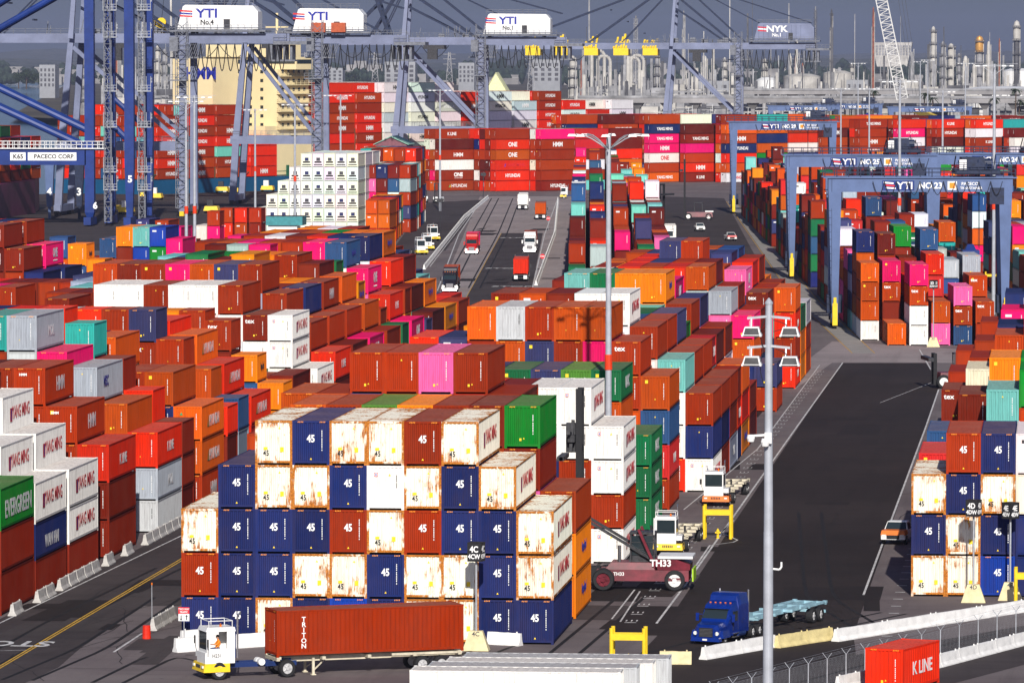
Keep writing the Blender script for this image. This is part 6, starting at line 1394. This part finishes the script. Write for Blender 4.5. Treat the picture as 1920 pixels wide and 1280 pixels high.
tank(1800, 1960, 162, 3000, M_WHITE, 'wide white storage tank at the right'); tank(1470, 1540, 138, 3500, M_REFW, 'cream storage tank left, under the far crane festoon'); tank(1545, 1600, 132, 3600, M_REFW, 'cream storage tank right, behind the grey crane end'); tank(1420, 1462, 145, 3450, M_WHITE, 'small white tank by the stair tower'); tank(1690, 1730, 150, 3400, M_REFW, 'squat cream tank right of the lattice boom'); tank(1190, 1225, 150, 3500, M_REFG, 'grey squat tank behind the yellow boom'); tank(1880,1940,128,4200,M_WHITE,'pale tank far behind the dark column')
# dense pipework: one uncountable mass
b = MB(); rr = random.Random(8); b2 = MB(); b3 = MB()
for k in range(2800):
    px = rr.choice([rr.uniform(1080, 1330), rr.uniform(1300, 1640), rr.uniform(1640, 1920), rr.uniform(180, 345)]); Y = rr.uniform(2950, 3700); x = qx(px, Y); z0 = rr.uniform(0, 10); h = rr.expovariate(1/11.); m = rr.choice([b, b, b2, b3])
    if rr.random() < .5: m.beam((x,Y,0),(x,Y,z0+h),rr.choice([.3,.4,.6,1.,1.6]))
    else:
        w_ = rr.uniform(6, 34); z = z0+rr.uniform(0, 9); m.beam((x,Y,z),(x+w_,Y,z),rr.choice([.3,.5,.8]))
        if rr.random() < .4: [m.beam((x+w_*q/4,Y,0),(x+w_*q/4,Y,z),.5) for q in range(5)]
        if rr.random() < .25: m.box(x, x+w_*.4, Y, Y+8, 0, z+3)
for m, mt, nm in ((b, M_REFG, 'grey'), (b2, M_REFW, 'pale'), (b3, M_REFD, 'dark')): tag(m.build('refinery_pipework', mt), 'dense tangle of %s refinery pipes, racks and frames behind the overpass' % nm, 'pipework', kind='stuff')
# white pipes with bends
for i, (px, y0) in enumerate(((1178, 108), (1186, 104), (1123, 105), (1112, 95))):
    Y = 3500; x = qx(px, Y); z = zof(y0, Y); t = thing('bent_pipe', 'big white bent duct, %s from left among the refinery columns' % ORD[[3,2,1,0][i] if False else i], 'duct', (x, Y, 0), 0, 'white ducts'); m = MB(); P = [(0,0,0),(0,0,z-3),(1.5,0,z-.6),(4,0,z),(6.5,0,z-.6),(8,0,z-3),(8,0,z*.45)]; [m.tube(p, q, 1.1, 10) for p, q in zip(P, P[1:])]; m.build('pipe', M_REFW, t)
# power pylons and grid buildings in the distance
for i, px in enumerate((702, 843, 998, 1500, 570)):
    Y = 5200; x = qx(px, Y); z = zof(98, Y); t = thing('power_pylon', 'distant steel power pylon, %s from left on the skyline' % ORD[[1,2,3,4,0][i]], 'pylon', (x, Y, 0), 0, 'power pylons'); m = MB()
    for s in (-1,1): m.beam((s*4,0,0),(s*.8,0,z),.7)
    for k in range(7): f = k/7; g = (k+1)/7; m.beam((-4+3.2*f,0,z*f),(4-3.2*g,0,z*g),.4); m.beam((4-3.2*f,0,z*f),(-4+3.2*g,0,z*g),.4)
    for q in (.72,.84,.95): m.beam((-6,0,z*q),(6,0,z*q),.5)
    m.build('lattice', M_REFG, t)
M_BLDG = plain('grey_building', (.33,.34,.36), .8, var=.2, scale=.02)
for i, (px0, px1, y0, Y) in enumerate(((720,778,116,5600),(860,890,118,5600),(1000,1052,112,5600),(600,640,128,5600),(1590,1630,150,3300),(1640,1700,172,3000),(1300,1370,152,3400),(60,90,122,4800))):
    x0, x1 = qx(px0, Y), qx(px1, Y); z = zof(y0, Y); t = thing('far_building', 'pale grey building far off, %s listed from the left of its cluster' % ORD[i], 'building', ((x0+x1)/2, Y, 0), 0, 'far buildings'); hw = (x1-x0)/2; m = MB(); m.box(-hw, hw, 0, 20, 0, z); m.build('wall', M_BLDG, t)
    m = MB(); n = max(4, int(hw/4)); [m.box(-hw+(2*hw)*(j+.25)/n, -hw+(2*hw)*(j+.75)/n, -.15, -.003, z*f, z*f+z*.09) for j in range(n) for f in (.35,.5,.65,.8)]; m.build('windows', M_REFD, t)
# hilltop grandstand-like building
Y = 8200; t = thing('hilltop_building', 'large pale building on the hill behind the lattice boom', 'building', (qx(1675, Y), Y, 0)); m = MB(); m.tbox((-22,22,0,30,20),(-30,30,0,30,zof(80,Y))); m.build('wall', M_REFW, t); m = MB(); [m.box(-28+k*4.4,-25+k*4.4,-.6,-.01,zof(100-j*5,Y)-3,zof(100-j*5,Y)) for k in range(13) for j in range(4)]; m.build('windows', M_REFG, t)
# crawler crane lattice boom
M_LATT = plain('white_lattice', (.62,.62,.6), .5)
Y = 1950; t = thing('lattice_crane', 'white lattice boom of a crawler crane leaning against the sky', 'crane', (0, 0, 0)); A = Vector(unpY(1692, 186, Y)); Bp = Vector(unpY(1640, -60, Y)); m = MB(); d = (Bp-A); n = 34; u_ = Vector((d.z, 0, -d.x)).normalized()
for q, s in ((-1,-1),(1,-1),(1,1),(-1,1)):
    w0 = 1.9
    m.beam(A+u_*q*w0+Vector((0,s*1.5,0)), Bp+u_*q*w0+Vector((0,s*1.5,0)), .3)
for k in range(n):
    a = A+d*k/n; b_ = A+d*(k+1)/n; s = 1 if k % 2 else -1
    for yy in (-1.5, 1.5): m.beam(a+u_*1.9*s+Vector((0,yy,0)), b_-u_*1.9*s+Vector((0,yy,0)), .2); m.beam(a+u_*1.9+Vector((0,yy,0)), a-u_*1.9+Vector((0,yy,0)), .14)
m.build('boom', M_LATT, t); m = MB(); a0 = Vector(unpY(1712, 180, Y)); [m.beam(a0+Vector((q,0,0)), Bp+Vector((6+q,0,4)), .1) for q in (0,1.2,2.4)]; m.build('pendant_rope', M_DARK, t); m = MB(); m.box(A.x-4,A.x+10,Y-3,Y+5,1,8); m.build('machine_body', M_DARK, t); m = MB(); m.box(A.x-6,A.x+10,Y-4,Y-2,0,2); m.box(A.x-6,A.x+10,Y+4,Y+6,0,2); m.build('crawler_track', M_DARK, t)
# bank with scrub, conveyor
M_BANK = plain('scrub_bank', (.085,.075,.05), .95, var=.35, scale=.05)
m = MB(); Y0 = 2020; xa, xb = qx(1560, Y0), 420
m.v = [(xa,Y0+300,.02),(xb,Y0+300,.02),(xa+20,Y0+380,9),(xb,Y0+380,14),(xa+20,Y0+460,9),(xb,Y0+460,14)]; m.f = [(0,1,3,2),(2,3,5,4)]; m.m = [0,0]
tag(m.build('bank', M_BANK, fix=False), kind='structure')
t = thing('conveyor', 'long yellow conveyor bridge sloping down towards the right sheds', 'conveyor', (0,0,0)); m = MB(); p = Vector(unpY(1715, 206, 2200)); q = Vector(unpY(1815, 246, 2120)); m.beam(p, q, 1.6, 2.2); m.build('gallery', M_YELLOW, t); m = MB(); [m.beam(p.lerp(q, f), Vector((p.lerp(q, f).x, p.lerp(q, f).y, 0)), .6) for f in (.0,.25,.5,.75,1)]; m.build('trestle', M_REFG, t)
# trees
M_BARK = plain('bark', (.09,.06,.04), .9); M_LEAF = plain('foliage', (.035,.055,.022), .8, var=.4, scale=1.2)
def tree(px, pyb, h, Y, lab, palm=False, seed=0):
    rr = random.Random(seed); x = qx(px, Y); t = thing('palm_tree' if palm else 'broadleaf_tree', lab, 'tree', (x, Y, 10 if palm else 0), 0, 'distant trees'); m = MB()
    if palm:
        m.tube((0,0,0),(.3,0,h),.35,7,.22); m.build('trunk', M_BARK, t); m = MB()
        for k in range(26):
            a = rr.uniform(0, 6.28); e = rr.uniform(-.5, .9); P = [(.3+math.cos(a)*2.8*f*math.cos(e*.6), math.sin(a)*2.8*f, h+2.2*f*math.sin(e)-1.6*f*f) for f in (0,.35,.7,1)]
            [m.beam(p, q, .35, .08) for p, q in zip(P, P[1:])]
        m.build('crown', M_LEAF, t); return
    m.tube((0,0,0),(0,0,h*.5),h*.04,7,h*.025); [m.tube((0,0,h*.4),(rr.uniform(-.3,.3)*h,rr.uniform(-.2,.2)*h,h*.75),h*.02,5,h*.008) for _ in range(5)]; m.build('trunk', M_BARK, t)
    m = MB(); cl = [(rr.uniform(-.38,.38)*h, rr.uniform(-.3,.3)*h, rr.uniform(.42,.88)*h, rr.uniform(.10,.2)*h) for _ in range(16)]
    for cx_, cy_, cz, cr in cl:
        for _ in range(55):
            v = Vector((rr.gauss(0,1), rr.gauss(0,1), rr.gauss(0,1))).normalized()*cr*rr.uniform(.55,1.05); c = Vector((cx_,cy_,cz))+v; s = h*.028; a = Vector((rr.uniform(-1,1),rr.uniform(-1,1),rr.uniform(-1,1))).normalized(); b_ = a.cross(v.normalized()); b_ = b_.normalized() if b_.length > .01 else Vector((0,0,1))
            m.quad(c-a*s-b_*s*.6, c+a*s-b_*s*.6, c+a*s+b_*s*.6, c-a*s+b_*s*.6)
    m.build('crown', M_LEAF, t, fix=False)
TR = [(35,150,22,6000),(60,150,18,6000),(20,150,19,6100),(200,150,20,6000),(185,150,16,6100),(1100,165,19,5500),(1085,170,16,5500),(1118,172,15,5400),(425,150,22,6300),(465,150,18,6300),(590,150,22,6300),(660,150,20,6300),(1560,170,16,5500),(1700,205,14,5400),(1765,208,12,5400)]
for i, (px, pb, h, Y) in enumerate(TR): tree(px, pb, h, Y, 'dark broadleaf tree far behind the quay, %s from the list start' % ORD[i] if False else 'dark distant tree %s' % ['at the left edge', 'right of the left edge trees', 'at the very left', 'right of the blue legs', 'between the blue crane legs', 'left of the pale hopper', 'beside the marina', 'small one by the marina', 'behind the ship bridge', 'right behind the ship bridge', 'left of the deck cargo skyline', 'above the red deck cargo', 'by the second overpass', 'on the bank below the boom', 'on the bank by the crane legs'][i], seed=i)
for i, (px, pb, h, Y) in enumerate([(1640,215,12,2450),(1735,200,11,2450),(1750,203,9,2450),(1905,215,13,2430),(1865,222,9,2440),(1912,222,8,2450)]): tree(px, pb, h, Y, 'palm tree %s' % ['left of the lattice boom foot', 'pair left one above the far crane', 'pair right one above the far crane', 'big one at the right edge', 'by the white tank slope', 'small one at the right edge'][i], True, i)
# people on the quay
def quay_stuff():
    rr = random.Random(3)
    for i in range(8):
        px = [215, 235, 272, 290, 415, 440, 395, 500][i]; py = [398, 402, 372, 375, 362, 364, 400, 360][i]; x, y = G(px, py)
        t = thing('yellow_cart', 'yellow quay machine parked on the dark apron, %s from left group' % ORD[i], 'quay machine', (x, y, 0), 0, 'yellow machines on the quay'); m = MB(); m.tbox((-1.8,1.8,0,4,.6),(-1.5,1.5,.3,3.8,1.7)); m.build('body', M_YELLOW, t); m = MB(); m.box(-1,.4,.6,2,1.7,3.2); m.build('cab', M_WHITE if i % 2 else M_DARK, t); axle(t, .8, 1.5, .55, .3, dual=False); axle(t, 3.2, 1.5, .55, .3, dual=False)
quay_stuff()
# ------------------------------------------------------------------ air
mh = bpy.data.materials.new('haze_air'); mh.use_nodes = True; nt = mh.node_tree
for n in list(nt.nodes): nt.nodes.remove(n)
out = nt.nodes.new('ShaderNodeOutputMaterial'); pv = nt.nodes.new('ShaderNodeVolumePrincipled'); nt.links.new(pv.outputs[0], out.inputs['Volume']); pv.inputs['Density'].default_value = .00004; pv.inputs['Color'].default_value = (.62,.68,.95,1); pv.inputs['Anisotropy'].default_value = .2
m = MB(); m.box(-8500, 12000, -50, 22500, -6, 190); tag(m.build('haze', mh), 'thin blue haze over the harbour and hills', 'haze', kind='stuff')
